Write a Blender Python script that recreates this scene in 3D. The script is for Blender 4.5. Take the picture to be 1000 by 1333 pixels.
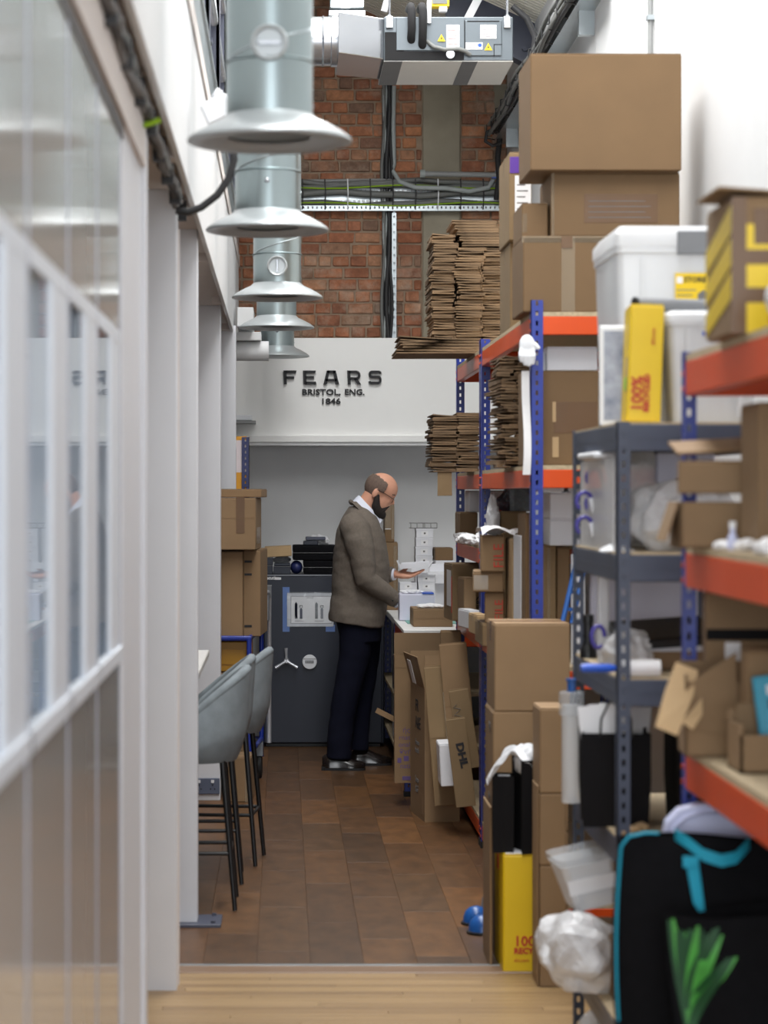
import bpy, bmesh, math, random
from mathutils import Vector, Matrix, noise
random.seed(7)
for o in list(bpy.data.objects): bpy.data.objects.remove(o)
SC = bpy.context.scene
C = SC.collection
R = math.radians
# ---------------------------------------------------------------- camera
F, VX, VY, H = 3150.0, 368.0, 641.0, 1.63      # focal length in pixels of a 1000x1333 image, vanishing point, eye height
cam_d = bpy.data.cameras.new('camera'); cam = bpy.data.objects.new('camera', cam_d); C.objects.link(cam)
cam.location = (0, 0, H); cam.rotation_euler = (R(90), 0, 0)
cam_d.sensor_fit = 'VERTICAL'; cam_d.sensor_height = 36; cam_d.sensor_width = 27
cam_d.lens = F*36/1333; cam_d.shift_x = (500-VX)/1333; cam_d.shift_y = -(666.5-VY)/1333
cam_d.clip_start = .05
cam_d.dof.use_dof = True; cam_d.dof.focus_distance = 14.2; cam_d.dof.aperture_fstop = 4.0
SC.camera = cam
# ---------------------------------------------------------------- light
W = bpy.data.worlds.new('world'); SC.world = W; W.use_nodes = True
W.node_tree.nodes['Background'].inputs[0].default_value = (.93, .965, 1, 1)
W.node_tree.nodes['Background'].inputs[1].default_value = .62
def area(name, loc, rot, sx, sy, e, col=(1, 1, 1)):
    d = bpy.data.lights.new(name, 'AREA'); d.shape = 'RECTANGLE'; d.size = sx; d.size_y = sy; d.energy = e; d.color = col
    o = bpy.data.objects.new(name, d); C.objects.link(o); o.location = loc; o.rotation_euler = rot; return o
area('rooflight_offscreen', (.45, 9.0, 5.6), (0, 0, 0), 1.5, 9.0, 300, (1, .99, .97))        # daylight through the open roof bay above the frame
area('window_behind_offscreen', (.3, -3.0, 2.1), (R(90), 0, 0), 3.6, 2.8, 170, (.93, .965, 1))   # the window end of the room, behind the camera
VS = SC.view_settings
VS.view_transform = 'Standard'; VS.look = 'None'; VS.gamma = 1; VS.use_curve_mapping = False; VS.exposure = 0.76
# ---------------------------------------------------------------- helpers
def wx(px, Y): return (px-VX)*Y/F
def wz(py, Y): return H-(py-VY)*Y/F
def P(px, py, Y): return Vector((wx(px, Y), Y, wz(py, Y)))
def lin(c):
    c = c/255
    return c/12.92 if c <= .04045 else ((c+.055)/1.055)**2.4
def rgb(c, k=1): return (min(1, lin(c[0])*k), min(1, lin(c[1])*k), min(1, lin(c[2])*k), 1)
MATS = {}
def mat(name, col, rough=.6, metal=0, var=.08, vs=6, rnd=0, bump=0, bs=60, spec=.5, stretch=None, alpha=1, emit=0, coat=0, col2=None, trans=0):
    m = bpy.data.materials.new(name); m.use_nodes = True; nt = m.node_tree; N = nt.nodes; L = nt.links
    b = N['Principled BSDF']; b.inputs['Roughness'].default_value = rough; b.inputs['Metallic'].default_value = metal
    b.inputs['Specular IOR Level'].default_value = spec; b.inputs['Coat Weight'].default_value = coat
    tc = N.new('ShaderNodeTexCoord'); src = tc.outputs['Object']
    if stretch:
        mp = N.new('ShaderNodeMapping'); mp.inputs['Scale'].default_value = stretch; L.new(src, mp.inputs[0]); src = mp.outputs[0]
    n = N.new('ShaderNodeTexNoise'); n.inputs['Scale'].default_value = vs; n.inputs['Detail'].default_value = 5; L.new(src, n.inputs['Vector'])
    mx = N.new('ShaderNodeMix'); mx.data_type = 'RGBA'
    c = rgb(col); d = rgb(col2) if col2 else tuple(min(1, v*(1+var)) for v in c[:3])+(1,)
    if not col2: c = tuple(v*(1-var) for v in c[:3])+(1,)
    mx.inputs[6].default_value = c; mx.inputs[7].default_value = d
    mr = N.new('ShaderNodeMapRange'); mr.inputs[1].default_value = .3; mr.inputs[2].default_value = .7
    L.new(n.outputs[0], mr.inputs[0]); L.new(mr.outputs[0], mx.inputs[0]); out = mx.outputs[2]
    if rnd:
        oi = N.new('ShaderNodeObjectInfo'); hs = N.new('ShaderNodeHueSaturation')
        r2 = N.new('ShaderNodeMapRange'); r2.inputs[3].default_value = 1-rnd; r2.inputs[4].default_value = 1+rnd
        L.new(oi.outputs['Random'], r2.inputs[0]); L.new(r2.outputs[0], hs.inputs['Value'])
        L.new(out, hs.inputs['Color']); out = hs.outputs[0]
    L.new(out, b.inputs['Base Color'])
    if bump:
        n2 = N.new('ShaderNodeTexNoise'); n2.inputs['Scale'].default_value = bs; n2.inputs['Detail'].default_value = 3; L.new(src, n2.inputs['Vector'])
        bp = N.new('ShaderNodeBump'); bp.inputs['Strength'].default_value = bump; bp.inputs['Distance'].default_value = .004
        L.new(n2.outputs[0], bp.inputs['Height']); L.new(bp.outputs[0], b.inputs['Normal'])
    if emit:
        b.inputs['Emission Color'].default_value = rgb(col); b.inputs['Emission Strength'].default_value = emit
    if trans: b.inputs['Transmission Weight'].default_value = trans
    if alpha < 1:
        b.inputs['Alpha'].default_value = alpha
    MATS[name] = m; return m
def ramp_mat(name, cols, rough, vs, stretch=None, bump=.3, bs=40, wave=None, spec=.5, coat=0, stain=None, vr=(.6, 1.3)):
    """per-piece random colour from a ramp, with noise grain"""
    m = mat(name, cols[0], rough, spec=spec, bump=bump, bs=bs, stretch=stretch, coat=coat); nt = m.node_tree; N = nt.nodes; L = nt.links
    b = N['Principled BSDF']; oi = N.new('ShaderNodeObjectInfo'); cr = N.new('ShaderNodeValToRGB')
    el = cr.color_ramp.elements
    while len(el) < len(cols): el.new(.5)
    for i, c in enumerate(cols): el[i].position = i/(len(cols)-1); el[i].color = rgb(c)
    L.new(oi.outputs['Random'], cr.inputs[0])
    tc = N.new('ShaderNodeTexCoord'); mp = N.new('ShaderNodeMapping'); mp.inputs['Scale'].default_value = stretch or (1, 1, 1)
    ad = N.new('ShaderNodeVectorMath'); ad.operation = 'ADD'; cb = N.new('ShaderNodeCombineXYZ')
    ml = N.new('ShaderNodeMath'); ml.operation = 'MULTIPLY'; ml.inputs[1].default_value = 37
    L.new(oi.outputs['Random'], ml.inputs[0]); L.new(ml.outputs[0], cb.inputs[0]); L.new(ml.outputs[0], cb.inputs[1])
    L.new(tc.outputs['Object'], ad.inputs[0]); L.new(cb.outputs[0], ad.inputs[1]); L.new(ad.outputs[0], mp.inputs[0])
    n = N.new('ShaderNodeTexNoise'); n.inputs['Scale'].default_value = vs; n.inputs['Detail'].default_value = 8; n.inputs['Roughness'].default_value = .65
    L.new(mp.outputs[0], n.inputs['Vector'])
    mr = N.new('ShaderNodeMapRange'); mr.inputs[1].default_value = .3; mr.inputs[2].default_value = .7; mr.inputs[3].default_value = vr[0]; mr.inputs[4].default_value = vr[1]
    L.new(n.outputs[0], mr.inputs[0])
    hs = N.new('ShaderNodeHueSaturation'); L.new(cr.outputs[0], hs.inputs['Color']); L.new(mr.outputs[0], hs.inputs['Value'])
    out = hs.outputs[0]
    if stain:                       # pale salt bloom in patches across the wall
        n3 = N.new('ShaderNodeTexNoise'); n3.inputs['Scale'].default_value = 3.1; n3.inputs['Detail'].default_value = 9; n3.inputs['Roughness'].default_value = .75; L.new(tc.outputs['Object'], n3.inputs['Vector'])
        m3 = N.new('ShaderNodeMapRange'); m3.inputs[1].default_value = .50; m3.inputs[2].default_value = .70; m3.inputs[4].default_value = .75; L.new(n3.outputs[0], m3.inputs[0])
        x3 = N.new('ShaderNodeMix'); x3.data_type = 'RGBA'; x3.inputs[7].default_value = rgb(stain); L.new(m3.outputs[0], x3.inputs[0]); L.new(out, x3.inputs[6]); out = x3.outputs[2]
    L.new(out, b.inputs['Base Color'])
    return m
# kept short: M('x') fetches
def M(n): return MATS[n]
mat('white_wall', (222, 223, 224), .7, var=.015)
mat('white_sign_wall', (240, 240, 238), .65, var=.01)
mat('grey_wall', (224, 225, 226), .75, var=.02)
mat('pillar_paint', (220, 221, 226), .5, var=.015)
mat('soffit_paint', (216, 208, 204), .7, var=.02)
mat('gloss_panel', (200, 196, 190), .10, var=.01, spec=.6)
mat('reveal_paint', (224, 229, 236), .5, var=.01)
mat('joint_strip', (178, 184, 200), .4, var=.02)
mat('kraft', (134, 108, 78), .75, var=.07, rnd=.10, bump=.08, bs=30)
mat('kraft_light', (142, 115, 84), .75, var=.06, rnd=.08, bump=.08, bs=30)
mat('kraft_brown', (116, 90, 60), .72, var=.05, bump=.05, bs=30)
mat('kraft_olive', (131, 108, 77), .75, var=.07, rnd=.08, bump=.08, bs=30)
mat('kraft_pale', (186, 157, 118), .8, var=.06, rnd=.06)
mat('corrugate', (122, 99, 74), .85, var=.22, vs=25, rnd=.30, stretch=(1, 1, 6))
mat('tape_brown', (106, 78, 52), .25, var=.05)
mat('tape_clear', (188, 172, 148), .12, alpha=.22)
mat('tape_yellow', (228, 196, 20), .35, var=.04)
mat('tape_purple', (92, 60, 150), .3)
mat('tape_blue', (98, 126, 182), .6, var=.1)
mat('paper', (236, 236, 238), .7, var=.02)
mat('paper_grey', (200, 203, 210), .7, var=.03)
mat('ink', (28, 28, 32), .6)
mat('ink_grey', (110, 108, 108), .7)
mat('ink_purple', (98, 78, 128), .7)
mat('ink_red', (196, 58, 40), .6)
mat('white_card', (226, 227, 232), .6, var=.02, rnd=.03)
mat('lilac_card', (214, 214, 232), .55, var=.02)
mat('rack_orange', (216, 78, 20), .36, var=.04, coat=.05, spec=.35)
mat('rack_blue', (30, 52, 146), .35, var=.06, coat=.2)
mat('rack_navy', (40, 48, 96), .4)
mat('rack_grey', (66, 74, 92), .42, var=.05)
mat('chipboard', (186, 168, 138), .85, var=.16, vs=90)
mat('black_plastic', (22, 22, 24), .4)
mat('rubber', (24, 24, 26), .7)
mat('black_fabric', (15, 15, 18), .9, var=.15, vs=40, bump=.2, bs=150, spec=.15)
mat('black_paper', (24, 23, 25), .8, var=.06, spec=.15)
mat('galvanised', (176, 184, 188), .33, metal=.85, var=.10, vs=4)
mat('duct_steel', (158, 170, 172), .33, metal=.9, var=.08, vs=3)
mat('bright_steel', (190, 193, 198), .25, metal=.9, var=.05)
mat('dish_paint', (176, 181, 183), .34, metal=.45, var=.02)
mat('chrome', (215, 218, 225), .25, metal=.55)
mat('ahu_grey', (104, 112, 118), .45, metal=.45, var=.06)
mat('ahu_panel', (205, 203, 198), .5, var=.02)
mat('ahu_dark', (96, 96, 98), .6)
mat('foam_black', (26, 26, 28), .9)
mat('warn_yellow', (240, 205, 30), .5)
mat('steel_navy', (74, 78, 94), .45, var=.06)
mat('pipe_grey', (150, 152, 152), .5)
mat('cable_black', (40, 40, 42), .55)
mat('cable_grey', (112, 114, 112), .55, var=.1)
mat('cable_pale', (165, 172, 172), .5)
mat('cable_green', (150, 190, 40), .5)
mat('concrete', (158, 150, 132), .85, var=.12, vs=5, bump=.3, bs=30)
mat('mortar', (158, 138, 118), .95, var=.18, vs=20, bump=.5, bs=60)
ramp_mat('brick', [(140, 94, 72), (164, 106, 78), (176, 118, 86), (156, 98, 70), (184, 134, 102), (128, 102, 86), (168, 110, 82), (146, 114, 92), (190, 130, 92)], .9, 16, bump=.8, bs=55, stain=(190, 172, 154))
ramp_mat('plank', [(98, 66, 38), (78, 55, 35), (112, 76, 43), (86, 61, 38), (104, 71, 40), (74, 53, 35), (100, 69, 42)], .42, 5, (2.6, 1.2, 1), bump=.05, bs=60)
ramp_mat('bamboo', [(146, 118, 82), (158, 130, 90), (134, 107, 74), (152, 124, 86), (164, 136, 98)], .4, 4, (1, 30, 1), bump=.05, vr=(.82, 1.14))
mat('threshold', (124, 98, 76), .4, var=.06)
mat('subfloor', (70, 50, 38), .8)
mat('safe_paint', (38, 43, 56), .45, var=.04)
mat('safe_edge', (120, 124, 132), .4)
mat('stool_fabric', (122, 130, 135), .9, var=.12, vs=18, bump=.25, bs=200)
mat('seat_fabric', (140, 148, 154), .9, var=.1, vs=18)
mat('marble', (226, 224, 220), .25, var=.03)
mat('socket_grey', (88, 96, 116), .45)
mat('jacket_cloth', (106, 97, 88), .9, var=.10, vs=70, bump=.25, bs=300)
mat('lapel_cloth', (92, 82, 72), .9, var=.1, vs=70)
mat('trouser_cloth', (17, 19, 34), .9, var=.1, vs=30, spec=.15)
mat('shirt_cloth', (222, 226, 240), .7, var=.02)
mat('skin', (208, 152, 126), .5, var=.05, vs=14)
mat('hair', (104, 86, 76), .8, var=.15, vs=90)
mat('beard', (34, 26, 23), .85, var=.3, vs=90, bump=.5, bs=220)
mat('shoe_leather', (30, 24, 22), .18, var=.05)
mat('metal_frame', (90, 70, 60), .3, metal=.8)
mat('lens', (225, 230, 235), .05, alpha=.18)
mat('yellow_card', (232, 196, 14), .45, var=.03)
mat('picture', (84, 92, 116), .3, var=.4, vs=22, col2=(170, 176, 192))
mat('white_plastic', (232, 234, 238), .35, var=.01)
mat('frosted', (236, 238, 241), .25, alpha=.62, var=.02)
mat('clear', (220, 226, 232), .08, alpha=.28, var=.02)
mat('film', (236, 237, 240), .3, alpha=.78, var=.08, vs=30, bump=.6, bs=50)
mat('film_dark', (80, 84, 96), .25, alpha=.7, var=.5, vs=40, bump=.8, bs=50)
mat('tissue', (232, 234, 238), .6, alpha=.85, var=.05)
mat('grey_plastic', (120, 122, 126), .45)
mat('lavender', (206, 212, 244), .4, var=.02)
mat('turquoise', (24, 160, 190), .7, var=.06)
mat('turquoise_pack', (40, 150, 180), .4)
mat('purple_plastic', (70, 62, 150), .35)
mat('blue_plastic', (40, 90, 200), .35)
mat('blue_dome', (34, 88, 160), .3)
mat('green_print', (22, 74, 38), .6, var=.3)
mat('leaf_green', (72, 156, 62), .5, var=.3, vs=14)
mat('amber_crate', (190, 138, 20), .4)
mat('lime', (140, 230, 60), .5)
mat('white_board', (238, 238, 236), .5, var=.02)
mat('cutting_green', (120, 170, 160), .6)
mat('lamp_glow', (240, 244, 255), .4, emit=5)
mat('ceiling_sheet', (226, 222, 210), .7, var=.02)
mat('dark_room', (120, 124, 130), .8)
mat('room_end', (120, 124, 130), .7)
mat('steel_grey', (140, 144, 150), .35, metal=.6)
mat('orange_panel', (226, 160, 40), .45)
mat('pink_white', (226, 214, 216), .4)
mat('glove', (226, 228, 232), .8, var=.05)
# window glass: clear, mirror-like at a glancing angle
def glass_mat():
    m = bpy.data.materials.new('pane_glass'); m.use_nodes = True; N = m.node_tree.nodes; L = m.node_tree.links
    N.remove(N['Principled BSDF']); g = N.new('ShaderNodeBsdfGlossy'); g.inputs['Roughness'].default_value = .02
    t = N.new('ShaderNodeBsdfTransparent'); t.inputs[0].default_value = (.8, .86, .92, 1)
    fr = N.new('ShaderNodeFresnel'); fr.inputs[0].default_value = 1.36; mx = N.new('ShaderNodeMixShader')
    ge = N.new('ShaderNodeNewGeometry'); mi = N.new('ShaderNodeMix'); mi.inputs[2].default_value = 1.36; mi.inputs[3].default_value = 1/1.36
    L.new(ge.outputs['Backfacing'], mi.inputs[0]); L.new(mi.outputs[0], fr.inputs[0])
    L.new(fr.outputs[0], mx.inputs[0]); L.new(t.outputs[0], mx.inputs[1]); L.new(g.outputs[0], mx.inputs[2]); L.new(mx.outputs[0], N['Material Output'].inputs[0])
    MATS['pane_glass'] = m
glass_mat()
class MB:
    def __init__(s): s.v = []; s.f = []
    def add(s, vs, fs, T=None):
        b = len(s.v); s.v += [(T @ Vector(p)) if T else Vector(p) for p in vs]; s.f += [tuple(b+i for i in f) for f in fs]; return s
    def box(s, x0, x1, y0, y1, z0, z1, T=None):
        return s.add([(x0,y0,z0),(x1,y0,z0),(x1,y1,z0),(x0,y1,z0),(x0,y0,z1),(x1,y0,z1),(x1,y1,z1),(x0,y1,z1)],
                     [(0,3,2,1),(4,5,6,7),(0,1,5,4),(1,2,6,5),(2,3,7,6),(3,0,4,7)], T)
    def prism(s, pts, d):
        """closed polygon pts (3d) pushed along vector d"""
        n = len(pts); d = Vector(d)
        return s.add([Vector(p) for p in pts]+[Vector(p)+d for p in pts],
                     [tuple(range(n))[::-1], tuple(range(n, 2*n))]+[(i, (i+1) % n, n+(i+1) % n, n+i) for i in range(n)])
    def loft(s, rings, cap=True, closed=True):
        n = len(rings[0]); vs = [p for r in rings for p in r]; fs = []
        for k in range(len(rings)-1):
            for i in range(n if closed else n-1):
                j = (i+1) % n; fs.append((k*n+i, k*n+j, (k+1)*n+j, (k+1)*n+i))
        if cap and closed: fs += [tuple(range(n))[::-1], tuple(range((len(rings)-1)*n, len(rings)*n))]
        return s.add(vs, fs)
    def tube(s, pts, r, n=8, cap=True, flat=1):
        pts = [Vector(p) for p in pts]; rings = []; a = None
        for i, p in enumerate(pts):
            t = (pts[min(i+1, len(pts)-1)]-pts[max(i-1, 0)]).normalized()
            if a is None:
                a = t.cross(Vector((0, 0, 1)))
                if a.length < .1: a = t.cross(Vector((0, 1, 0)))
            else: a = a-t*a.dot(t)                 # carry the frame along, no twist
            a.normalize(); b = a.cross(t).normalized(); rr = r[i] if isinstance(r, (list, tuple)) else r
            rings.append([p+a*rr*math.cos(2*math.pi*k/n)+b*rr*flat*math.sin(2*math.pi*k/n) for k in range(n)])
        return s.loft(rings, cap)
    def lathe(s, prof, c=(0, 0, 0), n=24, T=None, cap=True):
        c = Vector(c); rings = [[c+Vector((r*math.cos(2*math.pi*k/n), r*math.sin(2*math.pi*k/n), z)) for k in range(n)] for r, z in prof]
        if T: rings = [[T @ p for p in q] for q in rings]
        return s.loft(rings, cap)
    def ell(s, c, r, n=20, m=12, T=None):
        c = Vector(c); rings = []
        for j in range(m+1):
            a = math.pi*(j/m)*.998+.003
            rings.append([Vector((r[0]*math.sin(a)*math.cos(2*math.pi*k/n), r[1]*math.sin(a)*math.sin(2*math.pi*k/n), -r[2]*math.cos(a))) for k in range(n)])
        rings = [[(T @ (c+p)) if T else c+p for p in q] for q in rings]
        return s.loft(rings)
    def grid(s, fn, nu, nv):
        vs = [fn(i/nu, j/nv) for j in range(nv+1) for i in range(nu+1)]
        return s.add(vs, [(j*(nu+1)+i, j*(nu+1)+i+1, (j+1)*(nu+1)+i+1, (j+1)*(nu+1)+i) for j in range(nv) for i in range(nu)])
    def build(s, name, m, parent=None, world=True, bevel=0, smooth=0, solid=0, jitter=0, seg=1, kind=None):
        o = Vector((0, 0, 0)); q = parent
        while q and world: o += q.location; q = q.parent
        me = bpy.data.meshes.new(name); me.from_pydata([tuple(p-o) for p in s.v], [], s.f)
        bm = bmesh.new(); bm.from_mesh(me)
        if solid: bmesh.ops.solidify(bm, geom=bm.faces[:], thickness=solid)
        bmesh.ops.recalc_face_normals(bm, faces=bm.faces[:])
        if bevel: bmesh.ops.bevel(bm, geom=bm.edges[:], offset=bevel, segments=seg, affect='EDGES', clamp_overlap=True, profile=.7)
        if jitter:
            for v in bm.verts: v.co += Vector((random.uniform(-1, 1), random.uniform(-1, 1), random.uniform(-1, 1)))*jitter
        bm.to_mesh(me); bm.free()
        if smooth: me.shade_smooth(); me.set_sharp_from_angle(angle=R(smooth))
        me.materials.append(M(m) if isinstance(m, str) else m)
        ob = bpy.data.objects.new(name, me); C.objects.link(ob)
        if parent: ob.parent = parent
        if kind: ob['kind'] = kind
        return ob
def tag(o, label, cat, group=None):
    o['label'] = label; o['category'] = cat
    if group: o['group'] = group
    return o
def thing(name, label, cat, loc=(0, 0, 0), rz=0, group=None, rot=None):
    o = bpy.data.objects.new(name, None); C.objects.link(o); o.empty_display_size = .05
    o.location = loc; o.rotation_euler = rot or (0, 0, rz); return tag(o, label, cat, group)
def struct(o): o['kind'] = 'structure'; return o
def bx(*a, T=None): return MB().box(*a, T=T)
def copy_tree(o, parent=None):
    c = o.copy(); C.objects.link(c)
    if parent: c.parent = parent
    for ch in list(o.children): copy_tree(ch, c)
    return c
def text(name, s, size, m, parent, loc, rot=(R(90), 0, 0), ext=.0006, sx=1, bold=0, align='LEFT'):
    """lettering as a mesh in the parent's local space"""
    cu = bpy.data.curves.new(name, 'FONT'); cu.body = s; cu.size = size; cu.extrude = ext; cu.offset = bold; cu.align_x = align; cu.resolution_u = 2
    t = bpy.data.objects.new(name, cu); me = bpy.data.meshes.new_from_object(t); bpy.data.objects.remove(t); bpy.data.curves.remove(cu)
    me.name = name
    for v in me.vertices: v.co.x *= sx
    me.materials.append(M(m)) if not me.materials else None
    me.materials[0] = M(m)
    o = bpy.data.objects.new(name, me); C.objects.link(o); o.parent = parent; o.location = loc; o.rotation_euler = rot; return o
def carton(label, x0, x1, y0, y1, z0, z1, m='kraft', rz=0, tape='brown', flaps=True, name='carton', cat='box', tw=.05, group=None, rx=0, ry=0, bevel=.004, side_tape=False):
    """closed carton standing on z0; returns its Empty (local origin: middle of the base)"""
    w, d, h = (x1-x0)/2, (y1-y0)/2, z1-z0
    t = thing(name, label, cat, ((x0+x1)/2, (y0+y1)/2, z0), group=group, rot=(rx, ry, rz))
    b = bx(-w, w, -d, d, 0, h-.003).build('body', m, t, False, bevel=bevel)
    if flaps:                       # the two top flaps meeting over the middle
        bx(-w+.002, w-.002, -d+.002, -.0015, h-.003, h).build('flap', m, t, False)
        bx(-w+.002, w-.002, .0015, d-.002, h-.003, h).build('flap', m, t, False)
    if tape:
        tm = 'tape_'+tape; k = min(.07, h*.35)
        mb = bx(-w-.0008, w+.0008, -tw/2, tw/2, h-.001, h+.0008)
        mb.box(-w-.0012, -w+.001, -tw/2, tw/2, h-k, h); mb.box(w-.001, w+.0012, -tw/2, tw/2, h-k, h)
        mb.build('tape', tm, t, False)
    if side_tape:
        bx(-tw/2, tw/2, -d-.0012, -d+.001, h-min(.09, h*.4), h).build('tape', 'tape_brown', t, False)
        bx(-tw/2, tw/2, -d-.0012, -d+.001, 0, min(.07, h*.3)).build('tape', 'tape_brown', t, False)
    t['_'] = 0; del t['_']
    return t
def patch(t, x0, x1, z0, z1, y, m='paper', name='paper_label', th=.0012):
    """flat label on a face that looks towards -y (local)"""
    return bx(x0, x1, y-th, y, z0, z1).build(name, m, t, False)
def spatch(t, y0, y1, z0, z1, x, m='paper', name='paper_label', th=.0012):
    return bx(x-th, x, y0, y1, z0, z1).build(name, m, t, False)
def crumple(name, label, cat, c, r, m, amp=.25, sc=14, seed=0, group=None, flat=0, sub=4, smooth=0):
    bm = bmesh.new(); bmesh.ops.create_icosphere(bm, subdivisions=sub, radius=1)
    for v in bm.verts:
        p = v.co.copy(); q = Vector((p.x*r[0], p.y*r[1], p.z*r[2]))
        k = 1+amp*(noise.noise(q*sc+Vector((seed, 0, 0)))+.6*noise.noise(q*sc*2.3+Vector((0, seed, 0))))
        q *= k
        if q.z < -r[2]*.8: q.z = -r[2]*.8
        v.co = q
    lo = min(v.co.z for v in bm.verts)
    for v in bm.verts: v.co.z -= lo
    me = bpy.data.meshes.new(name); bm.to_mesh(me); bm.free(); me.materials.append(M(m))
    if smooth: me.shade_smooth()
    o = bpy.data.objects.new(name, me); C.objects.link(o); o.location = c
    return tag(o, label, cat, group) if label else o
TS = bpy.data.scenes.new('scratch')
def remesh(parts, name, m, parent, vox=.006, it=4, smooth=True):
    """several closed shells -> one continuous surface"""
    me = bpy.data.meshes.new(name); o = Vector((0, 0, 0)); q = parent
    while q: o += q.location; q = q.parent
    me.from_pydata([tuple(p-o) for p in parts.v], [], parts.f)
    bm = bmesh.new(); bm.from_mesh(me); bmesh.ops.recalc_face_normals(bm, faces=bm.faces[:]); bm.to_mesh(me); bm.free()
    ob = bpy.data.objects.new(name, me); TS.collection.objects.link(ob)      # a scratch scene keeps the evaluation small
    a = ob.modifiers.new('r', 'REMESH'); a.mode = 'VOXEL'; a.voxel_size = vox
    b = ob.modifiers.new('s', 'SMOOTH'); b.factor = .5; b.iterations = it
    with bpy.context.temp_override(scene=TS, view_layer=TS.view_layers[0]): dg = bpy.context.evaluated_depsgraph_get(); dg.update()
    m2 = bpy.data.meshes.new_from_object(ob.evaluated_get(dg))
    TS.collection.objects.unlink(ob); C.objects.link(ob)
    ob.modifiers.clear(); ob.data = m2; m2.name = name; bpy.data.meshes.remove(me)
    m2.materials.clear(); m2.materials.append(M(m)); m2.shade_smooth(); ob.parent = parent
    return ob
# ================================================================= SETTING
YB = 16.7                                   # brick wall
# --- floor: dark vinyl planks beyond a threshold, pale bamboo boards this side of it
fl = struct(bx(-3.6, 1.6, -1.5, YB, -.06, -.004).build('floor', 'subfloor'))
pw, pl = .186, .914
pm = bx(-pw/2+.0003, pw/2-.0003, -pl/2+.0005, pl/2-.0005, -.004, .001)
proto = pm.build('plank', 'plank', fl, bevel=.0008)
first = True; col = 0
x = -1.95
while x < 1.5:
    off = (col*.37 % 1)*pl; y = 8.32-off
    while y < 16.2:
        a, b = max(y, 8.32), min(y+pl, 16.2)
        if b-a > .08:
            if b-a > pl-.01:
                o = proto if first else proto.copy()
                if not first: C.objects.link(o)
                first = False; o.location = (x+pw/2, (a+b)/2, 0)
            else:
                o = bx(x+.0008, x+pw-.0008, a+.0008, b-.0008, -.004, .001).build('plank', 'plank', fl)
        y += pl
    x += pw; col += 1
bw = .058; row = 0; y = 8.18-bw
bm_ = {}
while y > 5.6:
    x = -.75-(row*.41 % 1)*1.2
    while x < 1.5:
        ln = round(min(1.2, 1.5-x), 2)
        if ln > .03:
            if ln not in bm_: o = bx(-ln/2+.0006, ln/2-.0006, -bw/2+.0006, bw/2-.0006, -.004, .004).build('board', 'bamboo', fl, bevel=.0008); bm_[ln] = o
            else: o = bm_[ln].copy(); C.objects.link(o)
            o.location = (x+ln/2, y+bw/2, 0)
        x += 1.2
    y -= bw; row += 1
bx(-3.0, 1.5, -1.5, 5.6, -.004, .003).build('board_field', 'bamboo', fl)
th = struct(bx(-1.9, 1.5, 8.18, 8.315, -.004, .008).build('trim_1', 'threshold', bevel=.003))
bx(-.45, .78, 8.296, 8.314, .008, .0105).build('strip', 'galvanised', th)
# --- brick rear wall
wb = struct(bx(-3.6, 1.6, YB, YB+.2, 0, 5.6).build('wall_back', 'mortar'))
rh = .0815; z = 2.62; r = 0; variants = {}
PIER = (.965, 1.225)
while z < 5.0:
    if not (3.60 < z < 3.70):
        x = -.42+random.uniform(-.1, 0)
        while x < 1.55:
            w = random.choice([.108, .112, .17, .182, .205, .215])
            if r % 3 == 1: w = random.choice([.1, .11, .12])
            a, b = x, x+w
            if a < PIER[0] < b: b = PIER[0]-.002
            if PIER[0] <= a < PIER[1]: x = PIER[1]+.005; continue
            if b > 1.55: b = 1.55
            if b-a > .035:
                hgt = rh-.013+random.uniform(-.004, .004)
                mb = bx(a+.006, b-.006, YB-.012-random.uniform(0, .006), YB+.02, z, z+hgt)
                mb.build('brick', 'brick', wb, bevel=.006, jitter=.0032)
            x = b if b != PIER[0]-.002 else PIER[1]+.005
    z += rh; r += 1
bx(PIER[0], PIER[1], YB-.03, YB+.02, 2.6, 5.2).build('concrete_pier', 'concrete', wb, bevel=.008)
bx(1.455, 1.55, YB-.02, YB+.02, 4.15, 4.45).build('concrete_patch', 'concrete', wb, bevel=.01, jitter=.004)
# --- grey recess wall and the white bulkhead that carries the sign
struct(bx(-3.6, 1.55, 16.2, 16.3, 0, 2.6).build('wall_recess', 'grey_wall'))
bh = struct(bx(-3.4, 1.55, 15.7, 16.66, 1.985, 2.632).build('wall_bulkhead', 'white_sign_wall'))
bx(-.30, 1.55, 15.655, 15.72, 1.955, 1.999).build('ledge', 'white_sign_wall', bh, bevel=.003)
bx(-.30, 1.55, 15.67, 16.2, 1.935, 1.955).build('ledge_lip', 'grey_wall', bh)
# --- right wall with pilaster and conduit
wr = struct(bx(1.55, 1.7, -1.5, YB+.2, 0, 5.4).build('wall_right', 'white_wall'))
bx(1.525, 1.55, 5.0, 8.0, 0, 5.2).build('pilaster', 'white_wall', wr, bevel=.002)
bx(1.5485, 1.55, 11.95, 12.45, 2.4, 5.0).build('pilaster', 'white_wall', wr, bevel=.002)
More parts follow.
